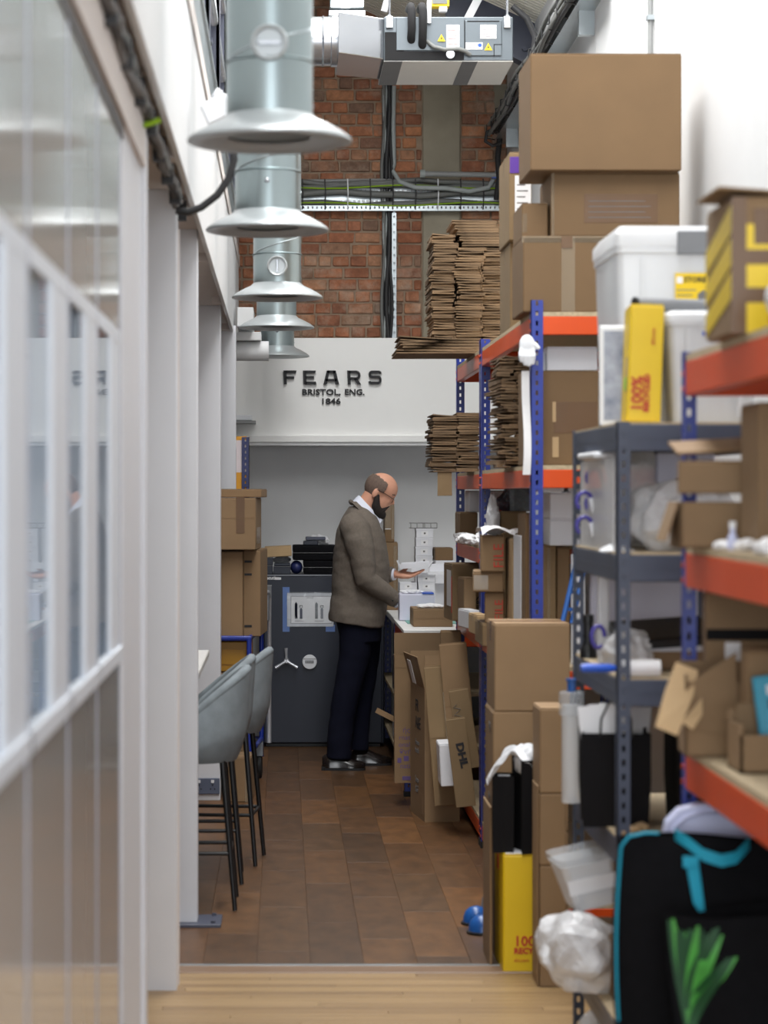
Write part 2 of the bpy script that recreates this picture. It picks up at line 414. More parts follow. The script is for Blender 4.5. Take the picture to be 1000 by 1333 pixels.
# --- mezzanine: deck, soffit, fascia
dk = struct(bx(-3.6, -.305, 1.0, 16.15, 2.62, 3.1).build('ceiling_deck', 'soffit_paint'))
fc = bx(-.31, -.292, 1.0, 16.1, 2.585, 3.13).build('fascia', 'white_wall', dk, bevel=.002)
bx(-.33, -.285, 1.0, 16.1, 3.13, 3.20).build('capping', 'soffit_paint', dk)
bx(-.325, -.290, 1.0, 16.1, 3.20, 3.36).build('kick_channel', 'galvanised', dk)
bx(-.335, -.28, 1.0, 16.1, 3.36, 3.38).build('channel_lip', 'galvanised', dk)
for k, y in enumerate((6.9, 8.1, 10.0, 12.2, 14.2)):
    bx(-.36, -.31, y, y+.12, 2.585, 2.62).build('soffit_joint', 'soffit_paint', dk)
# --- columns that carry it
def column(px_r, Y, w, z1=2.62, base=False, m='pillar_paint', n=1):
    xr = wx(px_r, Y); c = struct(bx(xr-w, xr, Y, Y+w, 0 if not base else .012, z1).build('column_%d' % n, m, bevel=.003))
    if base: bx(xr-w-.06, xr+.09, Y-.05, Y+w+.06, .0, .014).build('base_plate', 'steel_navy', c, bevel=.002); [MB().lathe([(.008, .014), (.008, .024)], (xr+.06, yy, 0), 6).build('bolt', 'steel_navy', c) for yy in (Y-.025, Y+w+.03)]
    return c
column(190, 6.1, .075, n=1); column(230, 7.9, .105, n=2); column(257, 9.10, .11, base=True, n=3)
c4 = column(287, 12.8, .20, n=4); column(307, 14.35, .14, n=5)
struct(bx(-3.6, -.9, 12.85, 12.95, 0, 2.62).build('wall_left', 'white_wall'))
bx(-.372, -.342, 7.99, 8.03, 0, 2.5).build('door_jamb', 'soffit_paint', bpy.data.objects['column_2'])
# double socket on the fourth column
so = thing('power_socket', 'dark grey double power socket low on the white column behind the stools', 'socket', (wx(268, 12.79), 12.795, .075))
bx(-.073, .073, -.009, .003, -.04, .045).build('face_plate', 'socket_grey', so, False, bevel=.003)
for s in (-1, 1):
    bx(s*.036-.008, s*.036+.008, -.013, -.009, .02, .036).build('switch', 'white_plastic', so, False)
    for a, b in ((0, .008), (-.011, -.012), (.011, -.012)):
        bx(s*.036+a-.003, s*.036+a+.003, -.0105, -.009, b-.004, b+.004).build('pin_hole', 'black_plastic', so, False)
# --- glazed gloss partition beside the camera
GX = -.36
js = [5.34, 4.69, 4.055, 3.41, 2.76, 2.11]
gp = struct(bx(GX-.08, GX-.002, 5.34, 5.42, 0, 2.43).build('wall_partition', 'gloss_panel'))
for k in range(len(js)-1):
    a, b = js[k+1], js[k]
    bx(GX-.02, GX, a+.004, b-.004, 1.985, 2.42).build('panel', 'gloss_panel', gp)
    bx(GX-.02, GX, a+.004, b-.004, .02, 1.262).build('panel', 'gloss_panel', gp)
    bx(GX-.05, GX+.001, b-.012, b+.012, 0, 1.262).build('joint_strip', 'joint_strip', gp)
    bx(GX-.05, GX+.001, b-.012, b+.012, 1.985, 2.42).build('joint_strip', 'joint_strip', gp)
    w = struct(bx(GX-.036, GX+.001, b-.31, b-.012, 1.262, 1.985).build('window_%d' % (k+1), 'reveal_paint', bevel=.002))
    bx(GX-.03, GX+.003, b-.30, b-.27, 1.292, 1.955).build('stile_bead', 'reveal_paint', w); bx(GX-.036, GX+.0015, b-.012, b+.012, 1.262, 1.985).build('edge_strip', 'joint_strip', w)
    bx(GX-.036, GX+.002, a+.012, b-.012, 1.955, 1.985).build('head', 'reveal_paint', w)
    bx(GX-.036, GX+.008, a-.01, b+.012, 1.262, 1.292).build('sill', 'reveal_paint', w)
    MB().add([(GX-.002, a+.012, 1.292), (GX-.002, b-.31, 1.292), (GX-.002, b-.31, 1.955), (GX-.002, a+.012, 1.955)], [(0, 1, 2, 3)]).build('pane', 'pane_glass', w)
bx(GX-.06, GX+.004, 1.5, 5.42, 2.42, 2.45).build('head_channel', 'ahu_dark', gp)
bx(GX-.06, -.345, 1.5, 6.1, 2.45, 2.62).build('upper_bulkhead', 'soffit_paint', gp)
bx(GX-.06, GX+.002, 5.42, 6.1, 0, 2.45).build('end_panel', 'pillar_paint', gp)
struct(bx(-3.6, -3.5, -1.5, YB, 0, 7).build('wall_side_room', 'dark_room'))
struct(bx(-3.5, -.43, 5.43, 5.5, 0, 2.62).build('wall_side_room_end', 'room_end'))
# --- roof: sloping ribbed sheets, open where the rooflights are
def cz(x): return 5.22-.45*x
cl = struct(MB().prism([(-3.6, 13.7, cz(-3.6)), (1.7, 13.7, cz(1.7)), (1.7, 13.7, cz(1.7)+.06), (-3.6, 13.7, cz(-3.6)+.06)], (0, 3.2, 0)).build('ceiling', 'ceiling_sheet'))
MB().prism([(1.35, -1.5, cz(1.35)), (1.7, -1.5, cz(1.7)), (1.7, -1.5, cz(1.7)+.06), (1.35, -1.5, cz(1.35)+.06)], (0, 15.2, 0)).build('roof_strip', 'ceiling_sheet', cl)
MB().prism([(-1.6, -1.5, cz(-1.6)), (-.25, -1.5, cz(-.25)), (-.25, -1.5, cz(-.25)+.06), (-1.6, -1.5, cz(-1.6)+.06)], (0, 15.2, 0)).build('roof_strip', 'ceiling_sheet', cl)
for k in range(46):
    y = 13.75+k*.065
    MB().prism([(-1, y, cz(-1)-.012), (1.6, y, cz(1.6)-.012), (1.6, y, cz(1.6)+.01), (-1, y, cz(-1)+.01)], (0, .022, 0)).build('rib', 'ceiling_sheet', cl)
# dark steel rafter and pale brace near the right wall
rf = thing('roof_rafter', 'dark navy steel roof rafter sloping down above the ventilation unit', 'beam', (1.2, 14.9, 4.3))
def slab(p, q, h, d):
    p = Vector(p); q = Vector(q); n = Vector((0, 0, h)); return MB().prism([p, q, q+n, p+n], (0, d, 0))
slab((1.0, 14.8, 4.50), (1.75, 14.8, 4.12), .02, .14).build('flange', 'steel_navy', rf)
slab((1.0, 14.86, 4.52), (1.75, 14.86, 4.14), .30, .02).build('web', 'steel_navy', rf)
slab((1.0, 14.8, 4.82), (1.75, 14.8, 4.44), .02, .14).build('flange', 'steel_navy', rf)
for t in (.35, .5, .65):
    MB().lathe([(.018, 0), (.018, .02)], (0, 0, 0), 6, T=Matrix.Translation((1+.75*t, 14.86, 4.6-.38*t)) @ Matrix.Rotation(R(90), 4, 'X')).build('bolt', 'steel_navy', rf)
br = tag(slab((1.0, 14.3, 4.20), (1.22, 14.3, 4.62), .10, .05).build('roof_brace', 'white_plastic'), 'pale steel roof brace slanting up beside the dark rafter', 'beam')
# --- wall conduit
cd = thing('conduit', 'thin grey vertical conduit on the right white wall above the biggest carton', 'conduit', (1.54, 10.1, 2.6))
MB().tube([(1.535, 10.1, 2.6), (1.535, 10.1, 5.0)], .011, 8).build('pipe', 'pipe_grey', cd, smooth=60)
for z in (3.0, 3.6, 4.2): bx(1.52, 1.55, 10.08, 10.12, z, z+.02).build('clip', 'galvanised', cd)
# --- cable tray on the right wall
tr = thing('cable_tray', 'long galvanised cable tray with a clipped cable bundle high on the right wall', 'cable tray', (1.5, 14, 4.05))
bx(1.44, 1.548, 11.4, 16.6, 4.02, 4.026).build('tray_floor', 'galvanised', tr); bx(1.44, 1.444, 11.4, 16.6, 4.026, 4.075).build('tray_side', 'galvanised', tr)
for k in range(7):
    pts = [(1.395+.018*(k % 3)+.008*math.sin(i*1.3+k), 11.4+i*.35, 4.04+.024*(k//2)+.012*math.sin(i*.9+k*2)) for i in range(15)]
    MB().tube(pts, .013, 6).build('cable', 'cable_black' if k % 3 else 'cable_grey', tr, smooth=60)
for i in range(15): MB().tube([(1.44, 11.5+i*.35, 4.02), (1.383, 11.5+i*.35, 4.03), (1.383, 11.5+i*.35, 4.12), (1.45, 11.5+i*.35, 4.135)], .005, 6).build('cable_tie', 'cable_black', tr)
for i in range(4): bx(1.47, 1.548, 12+i*1.3, 12.05+i*1.3, 3.9, 4.02).build('bracket', 'galvanised', tr)
lc = MB().tube([P(650, 165, 16.3), P(634, 172, 16.3), P(632, 184, 16.3), P(642, 190, 16.3), P(652, 186, 16.3)], .012, 8).build('cable_loop', 'cable_black', smooth=60)
tag(lc, 'black cable loop drooping at the end of the wall cable bundle', 'cable')
dr = MB().tube([P(651, 178, 16.35), P(648, 205, 16.4), P(650, 232, 16.45), P(646, 260, 16.5)], .02, 8).build('drop_cable', 'cable_black', smooth=60)
tag(dr, 'thick black cable dropping down the corner of brick and right wall', 'cable')
# --- perforated tray across the brick wall, with its cables
ty = 16.60
def tz(py): return wz(py, ty)
ct = thing('perforated_tray', 'perforated galvanised cable tray running level across the brick wall', 'cable tray', (.5, ty, tz(275)))
zt0, zt1 = tz(274), tz(240)
mb = bx(-.4, 1.49, ty+.05, ty+.052, zt0, zt1)
mb.box(-.4, 1.49, ty-.01, ty+.05, zt0-.003, zt0)
mb.build('tray_plate', 'galvanised', ct)
lip = MB(); n = 62
lip.box(-.4, 1.49, ty-.012, ty-.008, zt0-.003, zt0+.011); lip.box(-.4, 1.49, ty-.012, ty-.008, zt0+.027, zt0+.033)
for k in range(n): lip.box(-.4+k*.0305, -.4+k*.0305+.021, ty-.012, ty-.008, zt0+.011, zt0+.027)
lip.build('slotted_lip', 'galvanised', ct)
for py in (262, 248):
    m2 = MB()
    for k in range(n): m2.box(-.4+k*.0305, -.4+k*.0305+.02, ty+.038, ty+.05, tz(py)-.012, tz(py)+.012)
    m2.build('slot_row', 'white_plastic', ct)
for k, (py, r, m) in enumerate(((237, .018, 'cable_grey'), (242, .022, 'cable_grey'), (252, .024, 'cable_grey'), (265, .022, 'cable_grey'), (269, .014, 'cable_grey'))):
    pts = [(-.4+i*.135, ty+.012, tz(py)+.012*math.sin(i*.8+k*1.7)+.006*math.sin(i*2.1+k)) for i in range(15)]
    MB().tube(pts, r, 8).build('cable', m, ct, smooth=60)
for py, k in ((243.5, 0), (266, 2)):
    pts = [(-.4+i*.135, ty-.012, tz(py)+.012*math.sin(i*.8+k*1.7+.5)) for i in range(15)]
    MB().tube(pts, .006, 6).build('earth_cable', 'cable_green', ct, smooth=60)
for i in range(12):
    X = -.33+i*.155; MB().tube([(X, ty-.012, tz(233)), (X+.004, ty-.016, tz(252)), (X, ty-.012, tz(273))], .0045, 6).build('cable_tie', 'white_plastic' if i % 4 == 1 else 'cable_black', ct)
c1 = MB().tube([(-.4, ty+.03, tz(236)), (wx(497, ty), ty+.03, tz(234)), (wx(552, ty), ty+.03, tz(236))], .013, 8).build('conduit', 'pipe_grey', smooth=60)
tag(c1, 'straight grey conduit along the top of the perforated tray', 'conduit')
wp = thing('waste_pipe', 'short pale plastic pipe with a socket end above the perforated tray', 'pipe', (wx(600, 16.55), 16.55, tz(227)))
MB().tube([(wx(550, 16.55), 16.55, wz(226, 16.55)), (wx(649, 16.55), 16.55, wz(228, 16.55))], .018, 12).build('pipe', 'pipe_grey', wp, smooth=60)
MB().tube([(wx(547, 16.55), 16.55, wz(226, 16.55)), (wx(553.5, 16.55), 16.55, wz(226, 16.55))], .028, 12).build('socket_end', 'cable_pale', wp, smooth=60)
# vertical cable run on the brick
vr = thing('vertical_cable_run', 'bundle of vertical cables and slotted channel running down the brick wall', 'cables', (wx(507, 16.63), 16.63, 2.63))
vy = 16.64
def vx(px): return wx(px, vy)
bx(vx(497.5), vx(509), vy+.01, vy+.03, 2.63, wz(108, vy)).build('backing', 'cable_black', vr)
for px, r, m in ((499, .012, 'cable_grey'), (501.5, .010, 'cable_pale'), (505, .017, 'cable_black'), (503, .009, 'cable_pale'), (508.5, .012, 'cable_black')):
    pts = [(vx(px)+.012*math.sin(i*.9+px), vy-.005, 2.63+i*.126) for i in range(16)]
    MB().tube(pts, r, 8).build('cable', m, vr, smooth=60)
ch = MB(); z = 2.63; X0, X1 = vx(510.3), vx(516)
ch.box(X0, X0+.008, vy-.01, vy-.007, z, wz(277, vy)); ch.box(X1-.008, X1, vy-.01, vy-.007, z, wz(277, vy)); ch.box(X0, X1, vy+.02, vy+.024, z, wz(277, vy))
while z < wz(280, vy): ch.box(X0+.008, X1-.008, vy-.01, vy-.007, z, z+.034); z += .053
ch.build('slotted_channel', 'galvanised', vr)
MB().tube([(vx(513), vy, wz(112, vy)), (vx(512), vy, wz(160, vy)), (vx(513), vy, wz(214, vy)), (vx(511), vy, wz(222, vy)), (vx(520), vy-.05, wz(238, vy)), (vx(540), vy-.08, wz(246, vy)), (vx(580), vy-.08, wz(247, vy)), (vx(610), vy-.08, wz(251, vy)), (vx(635), vy-.07, wz(246, vy)), (vx(642), vy-.05, wz(234, vy)), (vx(648), vy-.02, wz(222, vy))], .016, 10).build('conduit_hose', 'cable_pale', vr, smooth=60)
bx(vx(639), vx(645), vy-.1, vy-.06, wz(234, vy), wz(229, vy)).build('blue_band', 'blue_plastic', vr)
# --- mezzanine railing
rl = thing('deck_railing', 'dark grey steel deck railing with tubular rails above the white fascia', 'railing', (-.3, 10, 3.38))
for y in (6.4, 7.9, 9.4, 10.9, 12.4, 13.9, 15.4):
    bx(-.335, -.285, y, y+.012, 3.38, 5.2).build('post', 'steel_navy', rl)
    bx(-.345, -.275, y, y+.09, 3.38, 3.40).build('foot', 'steel_navy', rl)
    bx(-.30, -.285, y, y+.16, 3.4, 5.2).build('flat_post', 'steel_navy', rl)
for z in (3.75, 4.10, 4.45, 4.8): MB().tube([(-.31, 6, z), (-.31, 15.6, z)], .021, 10).build('rail', 'chrome', rl, smooth=60)
dp = struct(bx(-1.9, -.42, 13.2, 13.26, 3.1, 5.4).build('wall_deck', 'steel_navy'))
# --- cables tucked under the fascia edge
cb = thing('soffit_cables', 'ragged grey cable bundle clipped along the lower edge of the white fascia', 'cables', (-.33, 6, 2.56))
for k in range(5):
    pts = [(-.335+.010*math.sin(i*1.7+k*2.1), 3.4+i*.23, 2.572-.007*(k % 3)+.009*math.sin(i*1.1+k)) for i in range(20)]
    MB().tube(pts, .009+.002*(k % 3), 6).build('cable', ('cable_black', 'cable_grey', 'ink_grey', 'cable_grey', 'cable_black')[k], cb, smooth=60)
for i in range(9): bx(-.355, -.32, 4.2+i*.48, 4.24+i*.48, 2.535, 2.60).build('clip', 'cable_black', cb)
hc = MB().tube([P(229, 274, 7.6), P(245, 276, 7.6), P(262, 270, 7.6), P(283, 254, 7.6), P(298, 232, 7.6), P(305, 208, 7.6), P(300, 150, 7.6), P(286, 128, 7.6)], [.012, .013, .012, .012, .012, .012, .012, .012], 10).build('hanging_cable', 'cable_black', smooth=60)
tag(hc, 'thick black cable curving from under the fascia up to the ventilation drop', 'cable')
gl = MB().tube([P(279, 121, 7.6), P(286, 126, 7.6)], .02, 10).build('cable_gland', 'white_plastic', smooth=60); tag(gl, 'small white cable gland on the black hanging cable', 'gland')
jb = bx(-.045, .045, -.04, .04, -.035, .035).build('junction_box', 'white_plastic', bevel=.006); jb.location = P(283, 144, 7.5); jb.rotation_euler = (0, R(-25), 0)
tag(jb, 'small white junction box tilted beside the nearest ventilation drop', 'junction box')
yc = MB().tube([P(163, 168, 6.0), P(190, 162, 6.0), P(209, 156, 6.0)], .008, 6).build('yellow_cable', 'cable_green', smooth=60); tag(yc, 'short yellow cable crossing the soffit over the first column', 'cable')
# small white fitting on the bulkhead
fx = thing('wall_fitting', 'small white fitting with a grey base fixed to the white bulkhead', 'fitting', (wx(318, 15.6), 15.7, 2.07))
bx(wx(306, 15.55), wx(328, 15.55), 15.58, 15.70, wz(547, 15.55), wz(540, 15.55)).build('cover', 'white_plastic', fx, bevel=.004)
bx(wx(306, 15.55), wx(333, 15.55), 15.55, 15.70, wz(551, 15.55), wz(547.5, 15.55)).build('base', 'pipe_grey', fx)
# white service boxes below the deck end
sv = thing('service_box', 'white ducting box hung under the deck end beside the diffusers', 'duct', (wx(325, 14.6), 14.6, 2.65))
bx(wx(308, 14.6), wx(340, 14.6), 14.6, 14.9, wz(443, 14.6), wz(432, 14.6)).build('box', 'white_wall', sv, bevel=.003)
MB().tube([P(308, 457, 14.7), P(350, 457, 14.7)], .06, 16).build('round_duct', 'white_wall', sv, smooth=60)
bx(wx(309, 14.4), wx(330, 14.4), 14.4, 14.9, wz(425, 14.4), wz(400, 14.4)).build('upper_box', 'white_wall', sv, bevel=.003)
# ================================================================= SIGN
sg = thing('wall_sign', 'black raised lettering sign on the white bulkhead above the grey wall', 'sign', (wx(433, 15.7), 15.7, wz(500, 15.7)))
SY = 15.7
def stroke(pts, w, closed=False):
    """2d polyline in letter space (unit height) -> list of quads polygons"""
    out = []
    for a, b in zip(pts, pts[1:]):
        a = Vector(a); b = Vector(b); t = (b-a).normalized(); n = Vector((-t.y, t.x))*w/2
        out.append([a-n-t*w*.0, b-n, b+n, a+n])
    return out
def arc(cx, cy, rx, ry, a0, a1, n=12): return [(cx+rx*math.cos(R(a0+(a1-a0)*i/n)), cy+ry*math.sin(R(a0+(a1-a0)*i/n))) for i in range(n+1)]
def letter(name, polys, px0, px1, py0, py1, wide):
    sx = (wx(px1, SY)-wx(px0, SY))/wide; sz = wz(py0, SY)-wz(py1, SY); X = wx(px0, SY); Z = wz(py1, SY); mb = MB()
    for p in polys: mb.prism([(X+q[0]*sx, SY, Z+q[1]*sz) for q in p], (0, -.022, 0))
    return mb.build(name, 'ink', sg)
w = .19
Fp = [[(0.05, 0), (.30, 0), (.27, 1), (0, 1)], [(.2, 1), (1.15, 1), (1.10, .80), (.2, .80)], [(.2, .58), (.95, .58), (.95, .39), (.2, .39)]]
Ep = [[(.05, 0), (.30, 0), (.27, 1), (0, 1)], [(.2, 1), (1.10, 1), (1.05, .80), (.2, .80)], [(.2, .60), (.95, .60), (.95, .41), (.2, .41)], [(.2, .20), (1.1, .20), (1.15, 0), (.2, 0)]]
Ap = [[(0, 0), (.28, 0), (.52, 1), (.28, 1)], [(1.02, 0), (1.3, 0), (1.02, 1), (.78, 1)], [(.3, 1), (1.0, 1), (.95, .80), (.35, .80)], [(.2, .40), (1.1, .40), (1.1, .22), (.2, .22)]]
Rp = [[(.05, 0), (.30, 0), (.27, 1), (0, 1)]]
pts = [(.15, .90), (.8, .90)]+arc(.80, .66, .24, .24, 90, -90)+[(.2, .42)]
Rp += stroke(pts, w)+[[(.55, .42), (.85, .42), (1.18, 0), (.86, 0)]]
Sp = stroke([(1.05, .78)]+arc(.88, .76, .18, .14, 20, 90, 5)+arc(.28, .72, .2, .18, 90, 270)+[(.8, .54)]+arc(.82, .32, .22, .22, 90, -90)+[(.25, .10)]+arc(.22, .25, .16, .15, 270, 190, 5), w)
for nm, pl_, a, b, wd in (('letter_f', Fp, 369, 386, 1.15), ('letter_e', Ep, 394.5, 412, 1.15), ('letter_a', Ap, 421, 441.5, 1.3), ('letter_r', Rp, 452, 470, 1.18), ('letter_s', Sp, 480, 497, 1.15)):
    letter(nm, pl_, a, b, 482.5, 500.5, wd)
s0 = sg.location
sz = (wz(506, SY)-wz(514.5, SY))/.72
for str_, pxl, wpx, py, nm in (('BRISTOL,', 393.5, 50, 514, 'town_word'), ('ENG.', 449, 25.5, 514, 'country_word'), ('1846', 419.5, 24, 526, 'year_line')):
    o = text(nm, str_, sz*.9, 'ink', sg, (0, 0, 0), ext=.006, bold=.0012)
    xs = [v.co.x for v in o.data.vertices]; k = (wpx*SY/F)/(max(xs)-min(xs))
    for v in o.data.vertices: v.co.x = (v.co.x-min(xs))*k
    o.location = (wx(pxl, SY)-s0.x, -.008, wz(py, SY)-s0.z)
# ================================================================= VENTILATION DROPS
def drop(i, px, w, py, Y, y_top, label, ring=None):
    s = F/Y; X = wx(px, Y); r = .2; zb = wz(py, Y); D = .105
    t = thing('ventilation_drop', label, 'air diffuser', (X, Y, zb), group='ventilation drops over the aisle')
    pr = [(.10, .014), (.155, .004), (.190, .0), (.1995, .003), (.2, .007), (.196, .013), (.178, .026), (.145, .044), (.118, .056), (.1055, .068), (.104, .055), (.12, .045), (.165, .024), (.188, .009), (.15, .012), (.10, .02)]
    dm = MB().lathe(pr, n=48, cap=False).build('dish', 'dish_paint', t, False, smooth=40)
    MB().lathe([(.10, .018), (.06, .03), (.02, .036), (.004, .036)], n=32).build('core', 'duct_steel', t, False, smooth=40)
    top = y_top-zb
    MB().lathe([(D, .06), (D, top)], n=40, cap=False).build('duct', 'duct_steel', t, False, smooth=40)
    hl = [(math.cos(a*.2)*(D+.0005), math.sin(a*.2)*(D+.0005), .09+a*.2/(2*math.pi)*.19) for a in range(int((top-.1)/.19*10*math.pi))]
    MB().tube(hl, .0028, 5).build('spiral_seam', 'galvanised', t, False, smooth=60)
    MB().lathe([(D+.001, 0), (D+.006, .004), (D+.001, .008)], (0, 0, .19), 40, cap=False).build('collar_bead', 'duct_steel', t, False, smooth=60)
    if ring:
        T = Matrix.Translation((0, -D-.002, ring)) @ Matrix.Rotation(R(90), 4, 'X')
        MB().lathe([(.036, -.012), (.042, -.012), (.045, .006), (.040, .014), (.035, .012), (.033, .002), (.002, .002)], n=28, T=T).build('damper_ring', 'dish_paint', t, False, smooth=40)
        a = R(90 if i == 2 else 0)
        bx(-.028, .028, -.006, .006, .004, .011, T=T @ Matrix.Rotation(a, 4, 'Z')).build('damper_blade', 'bright_steel', t, False, bevel=.002)
    else:
        MB().ell((0, -D-.002, .155), (.009, .006, .009), 10, 6).build('rivet', 'bright_steel', t, False, smooth=60)
    return t
drop(0, 351, 215, 187, 5.87, 4.95, 'large ventilation drop with a round damper, closest to the glossy partition', .225)
drop(1, 348, 160, 302, 7.87, 4.95, 'plain riveted ventilation drop, second in the row from the glossy partition')
drop(2, 361, 118, 389, 10.65, 4.9, 'ventilation drop with a vertical-bladed damper, third in the row', .135)
drop(3, 360, 98, 428, 12.8, 4.9, 'ventilation drop fourth in the row, last but one before the sign wall')
drop(4, 361, 84, 465, 15.0, 4.9, 'smallest-looking ventilation drop hanging right before the white sign wall')
# ================================================================= VENTILATION UNIT
AY = 12.5; AD = .72
def ax(px): return wx(px, AY)
def az(py): return wz(py, AY)
au = thing('ventilation_unit', 'grey ducted ventilation unit with warning stickers hung before the brick wall', 'ventilation unit', (ax(580), AY, az(80)))
u0, u1, v0, v1 = ax(500), ax(668), az(79), az(22)
bx(u0, u1, AY, AY+AD, v0, v1).build('casing', 'ahu_grey', au, bevel=.004)
mb = MB()
bx(u0-.001, u1+.001, AY+.002, AY+AD-.002, v0-.004, v0).build('bottom_panel', 'ahu_panel', au)
for a, b in ((500, 524), (602, 622)):
    bx(ax(a), ax(b), AY+.0, AY+AD, v0-.0055, v0-.0035).build('bottom_band', 'ahu_dark', au)
bx(ax(501), ax(526), AY-.004, AY, az(78), az(42)).build('foam_gasket', 'foam_black', au)
bx(ax(501), ax(604), AY-.006, AY, az(78), az(67)).build('foam_gasket', 'foam_black', au)
bx(ax(516), ax(605), AY-.01, AY, az(66), az(23)).build('side_plate', 'ahu_grey', au, bevel=.002)
cp = bx(ax(605), ax(653), AY-.012, AY, az(73), az(27)).build('control_cover', 'ahu_grey', au, bevel=.003)
bx(ax(608), ax(650), AY-.014, AY-.011, az(29), az(27.5)).build('seam', 'foam_black', cp)
bx(ax(642.5), ax(653.5), AY-.0135, AY-.011, az(59), az(58)).build('seam', 'foam_black', cp)
bx(ax(642.5), ax(643.5), AY-.0135, AY-.011, az(74), az(59)).build('seam', 'foam_black', cp)
bx(ax(604.2), ax(605.4), AY-.0135, AY-.005, az(68), az(27)).build('seam', 'foam_black', cp)
for a, b, c, d, lines in ((581, 598, 33, 62, 7), (625, 646, 33, 51, 5), (606, 628, 56, 65, 2)):
    st = bx(ax(a), ax(b), AY-.0155, AY-.009, az(d), az(c)).build('sticker', 'paper', au)
    for k in range(lines):
        yy = c+(d-c)*(k+1)/(lines+1); bx(ax(a+1.5), ax(b-2-3*(k % 3)), AY-.016, AY-.0155, az(yy+.35), az(yy-.35)).build('print_line', 'ink_red' if a == 581 else 'ink_grey', st)
MB().lathe([(.010, 0), (.010, .002)], n=14, T=Matrix.Translation((ax(624.5), AY-.0155, az(59.5))) @ Matrix.Rotation(R(90), 4, 'X')).build('blue_mark', 'blue_plastic', au)
for cx, cy in ((574.5, 50), (635.5, 61.5)):
    w_ = bpy.data.objects and MB().prism([(ax(cx-5.2), AY-.014, az(cy+4.6)), (ax(cx+5.2), AY-.014, az(cy+4.6)), (ax(cx), AY-.014, az(cy-5))], (0, -.002, 0)).build('warning_sign', 'warn_yellow', au)
    MB().prism([(ax(cx+.9), AY-.016, az(cy-2.8)), (ax(cx-1.4), AY-.016, az(cy+1.2)), (ax(cx-.1), AY-.016, az(cy+1.0)), (ax(cx-.8), AY-.016, az(cy+3.8)), (ax(cx+1.5), AY-.016, az(cy)), (ax(cx+.2), AY-.016, az(cy+.1))], (0, -.0012, 0)).build('bolt_symbol', 'ink', w_)
for a in (535.5, 550):
    MB().tube([(ax(a-1.5), AY+.1, az(8)), (ax(a-1), AY-.02, az(9)), (ax(a), AY-.05, az(16)), (ax(a), AY-.055, az(40)), (ax(a-.5), AY-.03, az(50 if a < 540 else 57)), (ax(a), AY, az(53 if a < 540 else 60))], .021, 12).build('insulated_pipe', 'foam_black', au, smooth=60)
MB().tube([(ax(559), AY-.03, az(-4)), (ax(558), AY-.03, az(20)), (ax(558), AY-.02, az(31))], .013, 10).build('drain_pipe', 'white_plastic', au, smooth=60)
MB().tube([(ax(556), AY-.01, az(54)), (ax(564), AY-.03, az(62)), (ax(578), AY-.03, az(66)), (ax(596), AY-.03, az(65)), (ax(606), AY-.03, az(68)), (ax(612), AY-.012, az(72))], .011, 8).build('power_cable', 'cable_grey', au, smooth=60)
MB().lathe([(.014, 0), (.022, 0), (.022, .03), (.014, .03)], n=16, T=Matrix.Translation((ax(586), AY-.004, az(72))) @ Matrix.Rotation(R(90), 4, 'X')).build('drain_stub', 'bright_steel', au, smooth=60)
for a in (507, 660):
    bx(ax(a-4.5), ax(a+4.5), AY-.02, AY, az(37), az(22)).build('hanger_bracket', 'bright_steel', au, bevel=.002)
    MB().tube([(ax(a), AY-.012, az(30)), (ax(a), AY-.012, az(-25))], .006, 8).build('hanger_rod', 'bright_steel', au)
    MB().lathe([(.012, 0), (.012, .015)], (ax(a), AY-.012, az(24)), 6).build('nut', 'bright_steel', au)
# tapered box and round duct on its left
tb = thing('duct_transition', 'bright tapered sheet-metal box joining round duct to the ventilation unit', 'duct', (ax(470), AY, az(100)))
q = [(ax(500), az(76), az(23)), (ax(440), az(73), az(20))]
a_, b_ = q
y0, y1 = AY+.02, AY+.62
mb = MB().loft([[Vector((a_[0], y0, a_[1])), Vector((a_[0], y1, a_[1])), Vector((a_[0], y1, a_[2])), Vector((a_[0], y0, a_[2]))],
                [Vector((b_[0], y0-.12, b_[1])), Vector((b_[0], y1-.05, b_[1])), Vector((b_[0], y1-.05, b_[2])), Vector((b_[0], y0-.12, b_[2]))]])
mb.build('tapered_box', 'bright_steel', tb, bevel=.003)
for k in range(10):
    bx(ax(497), ax(499), y0+.03+k*.058, y0+.045+k*.058, az(76.5)-.004, az(76)).build('rivet', 'ahu_dark', tb)
rd = thing('round_duct', 'shiny round duct section between tapered box and the ventilation drops', 'duct', (ax(420), AY+.2, az(60)))
T = Matrix.Translation((ax(440), AY+.19, az(45))) @ Matrix.Rotation(R(-90), 4, 'Y')
MB().lathe([(.135, 0), (.135, .03), (.128, .035), (.128, .07), (.134, .075), (.128, .08), (.128, .20)], n=36, T=T, cap=False).build('barrel', 'bright_steel', rd, smooth=40)
